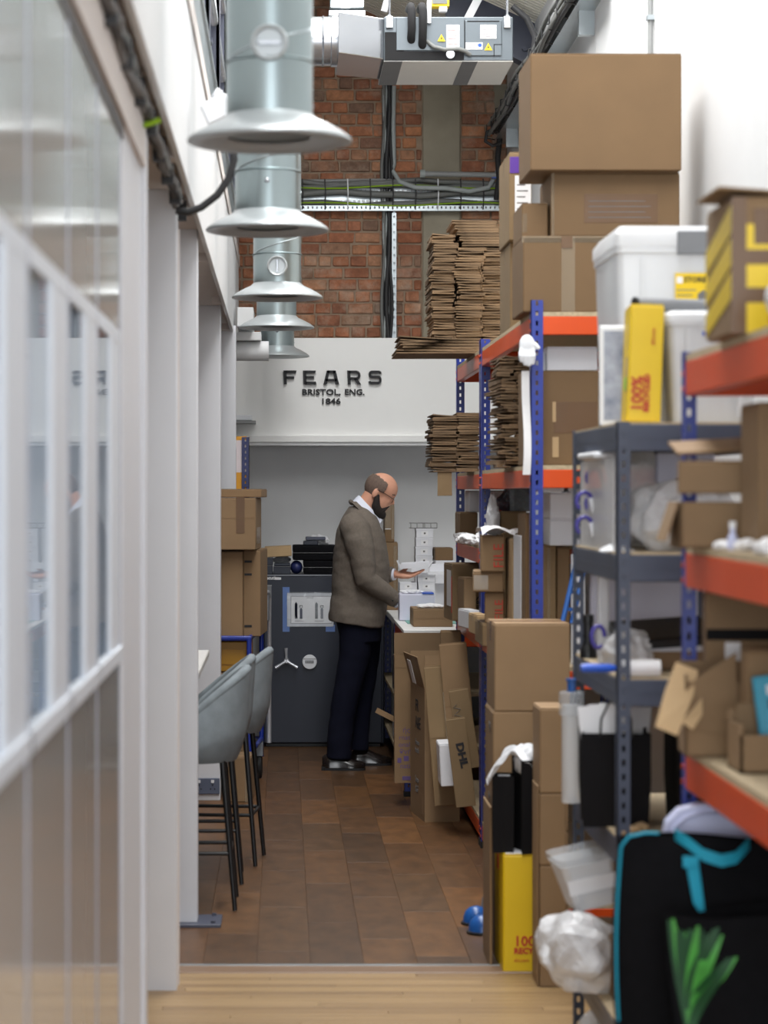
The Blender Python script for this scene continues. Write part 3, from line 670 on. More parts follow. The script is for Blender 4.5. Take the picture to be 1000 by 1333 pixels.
# hanging strip lamp
lp = thing('strip_lamp', 'bright linear lamp on a perforated tray above the tapered duct', 'lamp', P(452, 8, 13.75))
bx(wx(428, 13.75), wx(476, 13.75), 13.75, 13.95, wz(20, 13.75), wz(13, 13.75)).build('perforated_base', 'galvanised', lp, bevel=.003)
bx(wx(430, 13.75), wx(474, 13.75), 13.73, 13.95, wz(10, 13.75), wz(-8, 13.75)).build('housing', 'galvanised', lp, bevel=.003)
MB().ell(P(450, 3, 13.70), (.055, .05, .03), 20, 10).build('diffuser', 'lamp_glow', lp, smooth=80)
for q_ in (434, 470): MB().tube([(wx(q_, 13.75), 13.85, wz(-8, 13.75)), (wx(q_, 13.75), 13.85, cz(wx(q_, 13.75))+.02)], .006, 6).build('hanger_rod', 'bright_steel', lp)
lm = bpy.data.lights.new('strip_lamp_light', 'POINT'); lm.energy = 6; lm.shadow_soft_size = .06; lo = bpy.data.objects.new('strip_lamp_light', lm); C.objects.link(lo); lo.location = P(450, 3, 13.70)-Vector((0, .02, .10))
yb = thing('yellow_control_box', 'yellow framed control box on the roof above the ventilation unit', 'box', P(573, 0, 13.8))
bx(wx(560, 13.8), wx(585, 13.8), 13.8, 13.88, wz(8, 13.8), wz(-12, 13.8)).build('frame', 'warn_yellow', yb); bx(wx(563, 13.8), wx(582, 13.8), 13.79, 13.8, wz(5, 13.8), wz(-12, 13.8)).build('face', 'cable_grey', yb)
bx(wx(572, 13.8), wx(582, 13.8), 13.79, 13.84, wz(15, 13.8), wz(9, 13.8)).build('tag_plate', 'paper', yb)
bx(wx(570, 13.8), wx(575, 13.8), 13.82, 13.86, wz(-12, 13.8), cz(wx(572, 13.8))+.02).build('bracket', 'warn_yellow', yb)
hs = MB().tube([P(667, 8, 13.5), P(686, 24, 13.5), P(697, 48, 13.5), P(694, 78, 13.5)], .018, 8).build('roof_cable', 'cable_black', smooth=60); tag(hs, 'thick dark cable looping down over the dark roof rafter', 'cable')
wr_ = MB().tube([P(500, 15, 14.0), P(531, -96, 14.0)], .02, 8).build('hanger_strut', 'white_plastic', smooth=60); tag(wr_, 'white slanting strut rising from the tapered duct to the roof', 'strut')
# ================================================================= RACKS
def post_mesh(x, y, z0, z1, dx, dy, fw=.045, th=.003, pitch=.0365, hw=.009, hh=.017):
    """L-section slotted upright with its corner at (x, y)"""
    mb = MB(); g = (fw-hw)/2
    def strip(a, b, za, zb):
        u0, u1 = sorted((x+dx*a, x+dx*b)); w0, w1 = sorted((y, y+dy*th)); mb.box(u0, u1, w0, w1, za, zb)
        u0, u1 = sorted((x, x+dx*th)); w0, w1 = sorted((y+dy*a, y+dy*b)); mb.box(u0, u1, w0, w1, za, zb)
    strip(0, g, z0, z1); strip(g+hw, fw, z0, z1)
    z = z0; strip(g, g+hw, z0, z0+.04); z = z0+.04+hh
    while z+pitch < z1: strip(g, g+hw, z, z+pitch-hh); z += pitch
    strip(g, g+hw, z, z1)
    return mb
def rack(name, label, x0, x1, y0, y1, levels, ztop, pc, bc, bh=.068, board='chipboard', feet=True, ends=True, skip_front=None, cat='rack', bt=.03, groove=False, fw=.045, front_off=0, group=None, bk=.016):
    t = thing(name, label, cat, ((x0+x1)/2, (y0+y1)/2, 0), group=group)
    for x, dx in ((x0, 1), (x1, -1)):
        for y, dy in ((y0, 1), (y1, -1)):
            p = post_mesh(x, y, .0 if not feet else .012, ztop, dx, dy, fw=fw).build('post', pc, t)
            if feet: bx(min(x, x+dx*.05)-.003, max(x, x+dx*.05)+.003, min(y, y+dy*.05)-.003, max(y, y+dy*.05)+.003, 0, .03).build('foot', 'rubber', p)
    e = .0035
    for lv in levels:
        zt = lv-bk; zb = zt-bh
        for x, s in ((x0+e, 1), (x1-e, -1)):
            xa, xb = sorted((x, x+s*bt)); b = bx(xa, xb, y0+e, y1-e, zb, zt).build('beam', bc, t, bevel=.003)
            if groove: bx(xa-.001 if s > 0 else xb-.001, xa+.001 if s > 0 else xb+.001, y0+.05, y1-.05, zb+bh*.48, zb+bh*.54).build('rib', bc, b)
            for yy in (y0, y1):
                yc = yy+(.022 if yy == y0 else -.022)
                if not groove:
                    for dz in (.016, .05): MB().lathe([(.006, 0), (.006, .003)], n=8, T=Matrix.Translation((x-s*.006, yc, zb+dz)) @ Matrix.Rotation(R(90), 4, 'Y')).build('rivet', bc, b)
        if ends:
            for y, s in ((y0+e, 1), (y1-e, -1)):
                ya, yb_ = sorted((y, y+s*bt)); b = bx(x0+e, x1-e, ya, yb_, zb, zt).build('beam', bc, t, bevel=.003)
                if groove: bx(x0+.05, x1-.05, ya-.001, ya+.001, zb+bh*.48, zb+bh*.54).build('rib', bc, b)
        bx(x0+.005, x1-.005, y0+.005, y1-.005, zt, lv).build('board', board, t)
    return t
RX0, RX1 = .91, 1.51
LA = [2.292, 1.73, .99, .12]
rack('storage_rack', 'blue and orange storage rack carrying the biggest plain carton on top', RX0, RX1, 8.87, 11.13, LA, 2.335, 'rack_blue', 'rack_orange')
LB = [2.292, 1.73, 1.384, .99, .12]
rack('storage_rack', 'blue and orange storage rack beside the workbench, piled with flattened cartons', RX0, RX1, 11.16, 12.70, LB, 2.335, 'rack_blue', 'rack_orange')
LC = [1.943, 1.509, 1.052]
rack('storage_rack', 'blue and orange storage rack with the yellow-taped box on its top board', RX0, RX1, 3.3, 5.52, LC, 1.95, 'rack_blue', 'rack_orange', bh=.078, fw=.034)
GX0, GX1, GY0, GY1 = .857, 1.262, 6.2, 7.15
LG = [1.81, 1.475, 1.155, .742, .26]
rack('steel_shelving', 'dark blue-grey steel shelving unit with five shelves of plastic tubs and bags', GX0, GX1, GY0, GY1, LG, 1.812, 'rack_grey', 'rack_grey', bh=.07, bt=.012, bk=.005, groove=True, cat='shelving', fw=.034)
# --- workbench (racking parts with a white top)
wbn = thing('workbench', 'white-topped workbench on blue and orange racking legs beside the man', 'workbench', (1.0, 13.6, 0))
BZ = .893
for x, dx in ((.652, 1), (1.45, -1)):
    for y, dy in ((12.95, 1), (14.17, -1)):
        p = post_mesh(x, y, .012, BZ-.02, dx, dy).build('leg', 'rack_blue', wbn); bx(min(x, x+dx*.05)-.003, max(x, x+dx*.05)+.003, min(y, y+dy*.05)-.003, max(y, y+dy*.05)+.003, 0, .03).build('foot', 'rubber', p)
bx(.655, 1.447, 12.953, 12.985, BZ-.09, BZ-.02).build('beam', 'rack_orange', wbn, bevel=.003); bx(.655, 1.447, 14.135, 14.167, BZ-.09, BZ-.02).build('beam', 'rack_orange', wbn, bevel=.003)
bx(.655, .687, 12.985, 14.135, BZ-.09, BZ-.02).build('beam', 'rack_orange', wbn, bevel=.003); bx(1.415, 1.447, 12.985, 14.135, BZ-.09, BZ-.02).build('beam', 'rack_orange', wbn, bevel=.003)
bx(.648, 1.455, 12.946, 14.175, BZ-.02, BZ).build('worktop', 'white_board', wbn, bevel=.002)
bx(.66, 1.44, 12.97, 14.15, .25, .268).build('lower_shelf', 'chipboard', wbn)
cmn = bx(.70, 1.0, 13.55, 14.16, BZ, BZ+.004).build('cutting_mat', 'cutting_green', bevel=.001); tag(cmn, 'pale green cutting mat lying on the white worktop', 'mat')
# second bench against the recess wall
wb2 = thing('rear_bench', 'pale bench against the grey wall holding the white box stacks', 'workbench', (1.0, 15.3, 0))
bx(.662, 1.5, 14.25, 16.17, BZ-.05, BZ-.012).build('worktop', 'white_board', wb2, bevel=.003)
for x in (.675, 1.44):
    for y in (14.35, 16.05): p = post_mesh(x, y, 0, BZ-.05, 1 if x < 1 else -1, 1 if y < 15 else -1).build('leg', 'rack_blue', wb2)
bx(.66, 1.45, 14.35, 16.0, .42, .44).build('shelf', 'chipboard', wb2); bx(.66, 1.45, 14.35, 16.0, .12, .14).build('shelf', 'chipboard', wb2)
BZ2 = BZ-.012
for k, (x, z, w, h, m, lb) in enumerate(((.67, .44, .16, .20, 'rack_navy', 'blue slotted parts bin on the middle shelf of the rear bench'), (.67, .14, .12, .13, 'white_card', 'small white carton on the lowest shelf of the rear bench'), (.80, .14, .12, .12, 'kraft', 'small brown carton on the lowest shelf of the rear bench'))):
    c = carton(lb, x, x+w, 14.4, 14.75, z, z+h, m, tape=None)
    patch(c, -.03, .03, h*.3, h*.65, -.175)
cbk = carton('black storage crate on the rear bench shelf behind the bench leg', .68, .86, 14.42, 14.9, .64, .80, 'black_plastic', tape=None, name='storage_crate'); 
# ================================================================= FLATTENED CARTONS
def flat_mesh(w, d, t, curl, n=6):
    """a folded-flat carton seen end on: two plies joined at a fold, fluted free edges"""
    mb = MB()
    for ply in (0, 1):
        prof = []
        for i in range(n+1):
            u = i/n; x = -w/2+w*u; z = ply*t*.55+(curl*(1-u)**2)*(1 if ply else -.15)
            prof.append((x, z))
        pts = [(x, -d/2, z) for x, z in prof]+[(x, -d/2, z+t*.42) for x, z in prof[::-1]]
        mb.prism(pts, (0, d, 0))
    mb.box(w/2-t*.4, w/2+t*.3, -d/2, d/2, 0, t*.97)
    return mb
fvar = []
for k in range(8):
    w = .108+.006*(k % 3); o = flat_mesh(w, .42, .0125, .001+.0022*(k % 4)).build('flattened_carton', 'corrugate'); fvar.append(o.data); bpy.data.objects.remove(o)
def flat_stack(x, y, z0, z1, label, group, w=1, rz=0, spread=.010, tilt=.02, step=.0128, sx=1):
    z = z0; k = 0; off = 0
    while z+step <= z1:
        if k % random.choice((4, 5, 6)) == 0: off = random.uniform(-spread, spread)
        o = bpy.data.objects.new('flattened_carton', random.choice(fvar)); C.objects.link(o)
        o.scale = (w*random.uniform(.94, 1.06)*random.choice((1, 1, -1)), sx, 1)
        o.location = (x+off+random.uniform(-.005, .005), y+random.uniform(-.012, .012), z)
        o.rotation_euler = (0, 0, rz+random.uniform(-tilt, tilt)); tag(o, label, 'cardboard', group); z += step; k += 1
z0 = 2.292
# long sheets at the bottom that stick out over the aisle
for k in range(5):
    w = .52-.03*(k % 3)
    o = flat_mesh(w, .5, .012, .006+.003*k, 8).build('flattened_carton', 'corrugate'); o.location = (.80+.02*(k % 2)+w*.0, 11.75, z0+k*.0135); tag(o, 'long flattened carton sticking out over the aisle under the tall cardboard stacks', 'cardboard', 'long flat sheets under the stacks')
zb = z0+5*.0135
flat_stack(.772, 11.75, zb, 2.86, 'flattened carton in the tall stack nearest the concrete pier', 'tall stack of flattened cartons by the pier', w=.96)
flat_stack(.888, 11.72, zb, 2.80, 'flattened carton in the thick middle stack on the rack top', 'middle stack of flattened cartons', w=1.08)
flat_stack(.995, 11.74, zb, 2.80, 'flattened carton in the tall stack touching the taped tall cartons', 'tall stack of flattened cartons by the taped cartons', w=.86)
for k in range(9):
    o = flat_mesh(.22-.02*(k % 2), .42, .013, .003, 8).build('flattened_carton', 'corrugate'); o.location = (.965-.006*k, 11.73, 2.803+k*.0135); tag(o, 'wide flattened carton lying across the tops of the tall stacks', 'cardboard', 'wide sheets on the stacks')
flat_stack(.772, 11.80, 1.73, 2.005, 'flattened carton in the lower stack beside the sign ledge', 'lower stack of flattened cartons over the aisle', w=1.05, spread=.010)
flat_stack(.893, 11.78, 1.73, 2.02, 'flattened carton in the lower stack behind the blue upright', 'lower stack of flattened cartons by the upright', w=.95)
hg = bx(wx(570, 11.6), wx(588, 11.6), 11.59, 11.602, 1.615, 1.735).build('cardboard_flap', 'kraft_olive', jitter=.002); tag(hg, 'cardboard flap hanging below the lower flattened stack', 'cardboard')
# ragged stacks between the uprights, beside the big patched carton
for x, lb in ((.893, 'flattened carton in the ragged stack just behind the blue upright with the glove'), (.952, 'flattened carton in the ragged stack beside the big patched carton'), (1.012, 'flattened carton in the ragged stack hidden deepest on the glove shelf')):
    flat_stack(x, 9.75, 1.73, 2.175, lb, 'ragged stacks on the glove shelf', w=.52, spread=.014, tilt=.12)
# ================================================================= CARTONS ON THE FIRST TWO RACKS
def C2(label, p0, p1, Y, d, z0, z1, m='kraft', **k):   # front face spans pixels p0..p1 at depth Y
    return carton(label, wx(p0, Y), wx(p1, Y), Y, Y+d, z0, z1, m, **k)
T0 = 2.292
c = C2('clear-taped carton carrying the label-marked carton under the biggest plain carton', 681, 795, 8.88, .42, T0, 2.572, 'kraft_brown', tape=None)
patch(c, -.165, .16, .255, .279, -.21, 'tape_clear', 'tape'); patch(c, -.02, .03, .0, .279, -.2112, 'tape_clear', 'tape'); patch(c, -.02, .02, .235, .278, -.2125, 'tape_brown', 'tape')
C2('dark carton squeezed between the clear-taped carton and the white wall on the rack top', 797, 890, 8.93, .42, T0, 2.568, 'kraft_brown', tape=None)
c = C2('worn carton with a faded brown label under the biggest plain carton', 718, 885, 8.9, .40, 2.572, 2.806, 'kraft_brown', tape=None)
patch(c, -.115, .155, .05, .155, -.20, 'tape_brown', 'faded_label')
for k in range(4): patch(c, -.10, .13-.02*(k % 2), .068+.02*k, .071+.02*k, -.2012, 'ink_grey', 'print_line', .0004)
patch(c, -.235, -.225, 0, .23, -.2, 'tape_clear', 'tape')
C2('biggest plain brown carton, topmost on the rack against the white wall', 690, 887, 8.84, .40, 2.806, 3.234, 'kraft_brown', tape=None, rz=R(.5))
o = bx(.885, .98, 8.98, 9.2, 2.572, 2.575).build('base', 'kraft_brown')
bpy.data.objects.remove(o)
c = carton('small open carton with a rounded flap beside the faded-label carton', .886, .982, 8.95, 9.3, 2.572, 2.70, 'kraft_brown', tape=None); patch(c, -.046, -.03, .02, .09, -.175, 'tape_clear', 'tape')
c = C2('tall clear-taped carton under the purple-taped carton on the rack top', 664, 690, 9.75, .45, T0, 2.64, 'kraft_olive', tape='clear')
c = C2('carton with purple tape and a shipping label on the rack top', 663, 692, 9.70, .45, 2.64, 2.995, 'kraft_olive', tape='clear')
patch(c, -.042, .042, .27, .335, -.226, 'tape_purple', 'purple_tape'); lb = patch(c, -.022, .042, .08, .26, -.227)
for k in range(6): patch(c, -.014, .03-.01*(k % 2), .10+.024*k, .105+.024*k, -.2284, 'ink_grey', 'print_line', .0005)
# upper middle level (z 1.73)
c = C2('big brown carton with patched tape, level with the white glove on the rack', 683, 780, 8.95, .24, 1.73, 2.08, 'kraft_brown', tape=None, side_tape=False)
patch(c, -.03, .13, .12, .235, -.12, 'tape_brown', 'tape'); patch(c, -.035, -.022, .16, .235, -.1215, 'kraft_pale', 'torn_label'); patch(c, -.035, -.012, .03, .105, -.1215, 'kraft_pale', 'torn_label')
c = C2('long white carton lying on the big patched brown carton', 712, 778, 8.97, .2, 2.08, 2.17, 'white_card', tape=None)
c = C2('flat white carton lying behind the long white one on the rack', 697, 711, 8.98, .18, 2.08, 2.15, 'paper_grey', tape=None)
# white glove and paper strip on the upright
gv = thing('work_glove', 'white work glove hung over the blue upright above a paper strip', 'glove', (wx(687, 8.83), 8.83, wz(460, 8.83)))
mb = MB()
for i, (dx, l) in enumerate(((-.022, .055), (-.009, .075), (.004, .08), (.017, .07))): mb.tube([gv.location+Vector((dx, 0, .02)), gv.location+Vector((dx*1.2, -.012, -.01)), gv.location+Vector((dx*1.1, -.006, -l*.6))], [.009, .0095, .007], 8)
mb.ell(gv.location+Vector((-.002, 0, .03)), (.030, .014, .04), 12, 8); mb.tube([gv.location+Vector((.025, 0, .035)), gv.location+Vector((.042, -.008, .015))], [.01, .008], 8)
remesh(mb, 'glove_body', 'glove', gv, .004, 3)
ps = MB().grid(lambda u, v: Vector((wx(681, 8.84)+.028*u+.004*math.sin(v*5), 8.855-.006*math.sin(v*7+u), wz(618, 8.84)+.38*v)), 3, 12).build('paper_strip', 'paper', solid=.001); tag(ps, 'long white paper strip hanging down the blue upright below the glove', 'paper')
# level 1.384 (far bay)
L3 = 1.384
c = C2('small carton with torn tape on the short orange shelf by the far upright', 599, 622, 12.2, .35, L3, 1.53, 'kraft', tape='clear')
C2('white ribbed carton in the corner of the short shelf behind the small carton', 611, 640, 12.25, .3, 1.53, 1.64, 'white_card', tape=None)
c = C2('open brown carton with upright flaps below the black plastic bag', 647, 684, 11.0, .1, .99, .995, 'kraft', tape=None); bpy.data.objects.remove(c.children[0]); [bpy.data.objects.remove(k) for k in list(c.children)]; bpy.data.objects.remove(c)
for k, (px, py, Y, r) in enumerate(((612, 702, 11.5, .05), (603, 703, 11.8, .045), (628, 700, 11.4, .05))):
    crumple('crumpled_paper', 'crumpled white packing paper on the short orange shelf', 'paper', (wx(px, Y), Y, L3+.0), (r, .08, .028), 'paper', .35, 30, k*3, 'crumpled paper on the short shelf')
# cartons of the near bay, level .99, stacked and sticking out over the aisle
L2 = .99
c = C2('worn carton with frayed corners at the bottom of the red-lettered pile', 634, 672, 10.05, .38, L2, 1.075, 'kraft_olive', tape='clear', jitter=0) if False else C2('worn carton with frayed corners at the bottom of the red-lettered pile', 628, 661, 10.05, .38, L2, 1.085, 'kraft_olive', tape='clear')
c = C2('tilted small carton with faint red lettering, second in the pile from below', 636, 661, 10.1, .3, 1.085, 1.215, 'kraft', tape='clear', rz=R(-6)); 
text('red_lettering', 'FILE', .05, 'ink_red', c, (.036, -.1515, .012), (R(90), R(-90), 0))
c = C2('flat taped carton with a crushed corner in the red-lettered pile', 620, 660, 10.08, .33, 1.215, 1.30, 'kraft', tape='clear', rz=R(-5)); patch(c, -.06, .0, .01, .07, -.166, 'tape_clear', 'tape')
c = C2('carton with red FILE lettering on top of the pile below the white paper', 630, 661, 10.06, .36, 1.30, 1.448, 'kraft', tape=None, rz=R(-4)); text('red_lettering', 'FILE', .06, 'ink_red', c, (.044, -.1815, .015), (R(90), R(-90), 0))
o = MB().grid(lambda u, v: Vector((wx(626, 10.1)+.20*u, 10.02+.36*v, 1.453+.035*abs(math.sin(u*5+v*3))*(1-u*.5)+.008*math.sin(v*9))), 14, 8).build('paper_sheet', 'paper', solid=.001); tag(o, 'rumpled white paper sheet on top of the red-lettered carton pile', 'paper')
c = C2('pale carton end standing between the lettered pile and the blue upright', 667, 678, 9.9, .3, L2, 1.44, 'kraft_pale', tape='clear'); text('red_lettering', 'FILE', .04, 'ink_red', c, (.008, -.1515, .30), (R(90), R(90), 0))
o = bx(wx(678, 9.5), wx(682, 9.5), 9.5, 9.8, L2, 1.46).build('file_board', 'white_card', bevel=.002); tag(o, 'thin white board standing behind the blue upright next to the pale carton', 'board')
# right of the blue upright
c = C2('tall brown carton standing on the rack right of the blue upright', 703, 724, 9.2, .4, L2, 1.43, 'kraft_olive', tape='clear'); patch(c, -.004, .008, 0, .43, -.201, 'tape_clear', 'tape')
C2('second tall brown carton next to the blue ladder rails', 725, 742, 9.25, .4, L2, 1.42, 'kraft', tape=None)
for k, (a, b, z, h) in enumerate(((716, 760, 1.43, .10), (716, 760, 1.53, .10), (705, 735, 1.632, .075), (740, 790, 1.632, .075))):
    C2(('white carton on the tall brown cartons, lower of two', 'white carton directly above the lower white carton on the rack', 'small white carton under the orange beam by the blue upright', 'white carton under the orange beam behind the dark shelving')[k], a, b, 9.1, .35, z, z+h, 'white_card', tape=None)
C2('brown carton behind the blue upright under the white cartons', 684, 696, 9.35, .3, L2, 1.55, 'kraft_brown', tape=None)
o = bx(wx(744, 9.0), wx(762, 9.0), 9.0, 9.02, L2, 1.40).build('display_board', 'white_card', bevel=.002); tag(o, 'upright white panel behind the blue rails and dark shelving', 'board')
ld = thing('step_ladder', 'bright blue ladder rails leaning behind the dark shelving', 'ladder', (wx(750, 8.75), 8.75, L2))
for dx in (0, .035): MB().tube([(wx(732, 8.75)+dx, 8.75, wz(812, 8.75)), (wx(752, 8.75)+dx, 8.82, wz(738, 8.75))], .009, 8).build('rail', 'blue_dome', ld, smooth=60)
for u in (.25, .55, .85): bx(wx(732+20*u, 8.75), wx(732+20*u, 8.75)+.035, 8.75+.07*u, 8.765+.07*u, wz(812-74*u, 8.75)-.006, wz(812-74*u, 8.75)+.006).build('rung', 'blue_dome', ld)
# black plastic bag and small open carton (between the uprights)
c = C2('brown open carton under the black plastic bag behind the uprights', 652, 686, 10.9, .3, L2, 1.545, 'kraft_olive', tape=None)
crumple('plastic_bag', 'shiny black plastic bag slumped on the open carton behind the uprights', 'bag', (wx(672, 11.0), 11.0, 1.545), (.08, .12, .065), 'film_dark', .35, 16, 5)
crumple('plastic_wrap', 'clear plastic wrap hanging beside the black bag', 'plastic wrap', (wx(643, 10.9), 10.9, 1.35), (.03, .05, .15), 'film', .3, 20, 6)
bg = carton('red and white box showing behind the far uprights', wx(642, 11.9), wx(664, 11.9), 11.9, 12.2, L3, 1.64, 'pink_white', tape=None); patch(bg, -.04, .04, .02, .2, -.151, 'ink_red', 'red_panel')
# lower far level contents (z .99, far bay)
c = carton('recycled shipping carton with black lettering standing on the shelf edge by the worktop', .835, 1.03, 12.05, 12.4, L2, 1.272, 'kraft_olive', rz=R(3), tape=None)
text('lettering', '100%', .05, 'ink', c, (-.06, -.1765, .085), sx=.9, bold=.001); text('lettering', 'RECYCLED', .022, 'ink', c, (-.06, -.1765, .062), bold=.0006); patch(c, -.06, -.02, .025, .029, -.1755, 'ink', 'print_line')
spatch(c, -.13, .04, .07, .25, -.098); spatch(c, -.17, -.14, .04, .22, -.098, 'ink_red', 'red_print')
C2('narrow brown carton before the recycled shipping carton', 602, 618, 11.6, .2, L2, 1.22, 'kraft', tape=None, rz=R(5))
C2('small white carton on the shelf edge among the brown cartons', 606, 622, 11.35, .25, L2, 1.075, 'white_card', tape=None, rz=R(8))
C2('round-cornered tan packing piece beside the small white carton', 601, 608, 11.7, .12, L2, 1.085, 'kraft_light', tape=None, bevel=.012)
C2('frayed pale carton on the shelf edge next to the small white carton', 618, 634, 10.85, .25, L2, 1.08, 'kraft_pale', tape='clear', rz=R(4))
# ================================================================= BENCH ITEMS
c = carton('flat brown mailer carton on the front edge of the worktop', wx(538, 13.25), wx(589.5, 13.25), 13.25, 13.6, BZ, BZ+.098, 'kraft', tape=None); patch(c, -.105, .105, .045, .0475, -.1755, 'kraft', 'fold_line')
crumple('packing_paper', 'pale crumpled packing paper lying on the flat mailer carton', 'paper', (wx(560, 13.35), 13.38, BZ+.098), (.075, .06, .014), 'paper', .3, 30, 2)
c = carton('large pale lilac box on the worktop in front of the man', wx(520, 13.88), wx(566, 13.88), 13.86, 14.03, BZ+.004, BZ+.155, 'lilac_card', tape=None, bevel=.002)
bx(.03, .095, -.09, .085, .151, .158).build('blue_trim', 'blue_plastic', c, False)
crumple('tissue_paper', 'white tissue paper on top of the pale lilac box', 'paper', (wx(536, 13.95), 13.95, BZ+.156), (.06, .05, .012), 'tissue', .35, 30, 8)
k_ = 0
for col_, (a, b, Y, zs, n, h) in enumerate(((541.5, 563.5, 15.75, BZ2+.16, 6, .058), (521, 542, 15.0, BZ2, 4, .047), (544.5, 565.5, 15.0, BZ2, 5, .047))):
    for i in range(n):
        t = C2(('white lidded box in the back stack against the grey wall', 'white lidded box in the stack under the man\'s held carton', 'white lidded box in the stack beside the recycled shipping carton')[col_], a+random.uniform(-.6, .6), b+random.uniform(-.6, .6), Y, .16, zs+i*(h+.001), zs+i*(h+.001)+h, 'white_card', tape=None, flaps=False, name='white_box', group='white box stacks on the rear bench', bevel=.0015)
        patch(t, -.022, .022, h*.2, h*.75, -.08, 'paper', 'paper_label'); patch(t, -.006, .006, h*.38, h*.58, -.0813, 'ink_grey', 'emblem', .0004)
        bx(-(wx(b, Y)-wx(a, Y))/2-.002, (wx(b, Y)-wx(a, Y))/2+.002, -.083, .083, h*.78, h).build('lid', 'white_card', t, False)
ub = carton('pale flat carton under the back stack of white lidded boxes', wx(538, 15.75), wx(592, 15.75), 15.7, 16.0, BZ2, BZ2+.16, 'white_card', tape=None)
wt = thing('wire_tray', 'small wire letter tray on top of the back white box stack', 'tray', (wx(552, 15.75), 15.8, BZ2+.16+6*.059))
for a in (-.045, .045):
    for zz in (.003, .035): MB().tube([wt.location+Vector((a-.045, -.05, zz)), wt.location+Vector((a+.04, -.05, zz)), wt.location+Vector((a+.04, .05, zz)), wt.location+Vector((a-.045, .05, zz)), wt.location+Vector((a-.045, -.05, zz))], .0022, 5).build('wire_rim', 'ink_grey', wt)
    for q in (-.04, 0, .04): MB().tube([wt.location+Vector((a+q, -.05, .035)), wt.location+Vector((a+q, -.05, .002)), wt.location+Vector((a+q, .05, .002))], .002, 4).build('wire', 'ink_grey', wt)
c = C2('dark brown open carton with a white printed front on the rear bench', 566.5, 592, 15.6, .3, BZ2+.16, BZ2+.31, 'white_card', tape=None); text('lettering', 'Fra\n& P', .035, 'ink_grey', c, (.028, -.151, .11))
C2('dark carton lid above the white printed carton', 566.5, 590, 15.62, .28, BZ2+.31, BZ2+.39, 'kraft_brown', tape=None)
wtop = thing('display_carton', 'wide open white carton lying across the white box stacks', 'box', (wx(565, 14.98), 15.05, BZ2+5*.048))
bx(wx(535, 15), wx(592, 15), 14.97, 15.2, BZ2+5*.048, BZ2+5*.048+.012).build('tray', 'white_card', wtop); bx(wx(535, 15), wx(556, 15), 14.95, 14.97, BZ2+5*.048+.012, BZ2+5*.048+.055).build('flap', 'white_card', wtop); bx(wx(562, 15), wx(592, 15), 15.19, 15.2, BZ2+5*.048+.012, BZ2+5*.048+.06).build('flap', 'white_card', wtop)
# tall cartons leaning at the grey wall behind the man
c = C2('tall brown carton at the grey wall, lower of the two behind the man', 501, 518, 15.85, .25, BZ2, wz(706, 15.85), 'kraft', tape='clear'); patch(c, .015, .035, .02, .4, -.126, 'tape_clear', 'tape')
c = C2('tall brown carton with clear tape, upper of the two behind the man', 501, 513.5, 15.86, .25, wz(706, 15.85), wz(646, 15.85), 'kraft_brown', tape='clear'); patch(c, .012, .03, .02, .28, -.126, 'tape_clear', 'tape'); patch(c, -.03, .008, .09, .25, -.126, 'tape_clear', 'shipping_pouch'); patch(c, -.03, .01, .085, .09, -.127, 'paper', 'paper_edge')
C2('low brown carton at the back of the rear bench behind the lilac box', 502, 522, 15.4, .3, BZ2, BZ2+.11, 'kraft', tape=None)
# ================================================================= TALL CARTONS LEANING AT THE WORKBENCH
def board_box(name, label, w, d, h, m='kraft', flaps=(), t=.006):
    """tall open-topped carton, local origin at base middle"""
    th_ = thing(name, label, 'box')
    bx(-w/2, w/2, -d/2, -d/2+t, 0, h).build('front_wall', m, th_, False); bx(-w/2, w/2, d/2-t, d/2, 0, h).build('back_wall', m, th_, False)
    bx(-w/2, -w/2+t, -d/2+t, d/2-t, 0, h).build('side_wall', m, th_, False); bx(w/2-t, w/2, -d/2+t, d/2-t, 0, h).build('side_wall', m, th_, False)
    bx(-w/2+t, w/2-t, -d/2+t, d/2-t, 0, t).build('base', m, th_, False)
    for side, fh, ang in flaps:
        if side == 'f': T = Matrix.Translation((0, -d/2+t/2, h)) @ Matrix.Rotation(R(ang), 4, 'X'); mb = bx(-w/2+.002, w/2-.002, -t/2, t/2, 0, fh, T=T)
        if side == 'b': T = Matrix.Translation((0, d/2-t/2, h)) @ Matrix.Rotation(R(-ang), 4, 'X'); mb = bx(-w/2+.002, w/2-.002, -t/2, t/2, 0, fh, T=T)
        if side == 'l': T = Matrix.Translation((-w/2+t/2, 0, h)) @ Matrix.Rotation(R(-ang), 4, 'Y'); mb = bx(-t/2, t/2, -d/2+.002, d/2-.002, 0, fh, T=T)
        if side == 'r': T = Matrix.Translation((w/2-t/2, 0, h)) @ Matrix.Rotation(R(ang), 4, 'Y'); mb = bx(-t/2, t/2, -d/2+.002, d/2-.002, 0, fh, T=T)
        mb.build('flap', m, th_, False)
    return th_
t1 = board_box('tall_carton', 'tall open carton with purple foreign lettering standing beside the workbench leg', .34, .09, .665, 'kraft', (('b', .11, 3), ('f', .0, 0)))
t1.location = (.752, 12.62, .12)
patch(t1, -.168, .168, .6, .602, -.0455, 'kraft', 'fold_line')
for k, s_ in enumerate(('\u03AE\u03C2 \u0399', 'rnational', 'onal', '\u03B8\u03BD\u03AE\u03C2', '\u25A0 Inter', 'national')):
    text('lettering', s_, .036, 'ink_purple', t1, ((-.128, -.148, -.150, -.146, -.126, -.142)[k], -.0455, .262-.037*k))
patch(t1, -.13, .0, .015, .035, -.0455, 'ink_purple', 'purple_bar'); patch(t1, -.155, -.135, .105, .13, -.0455, 'ink_purple', 'purple_mark')
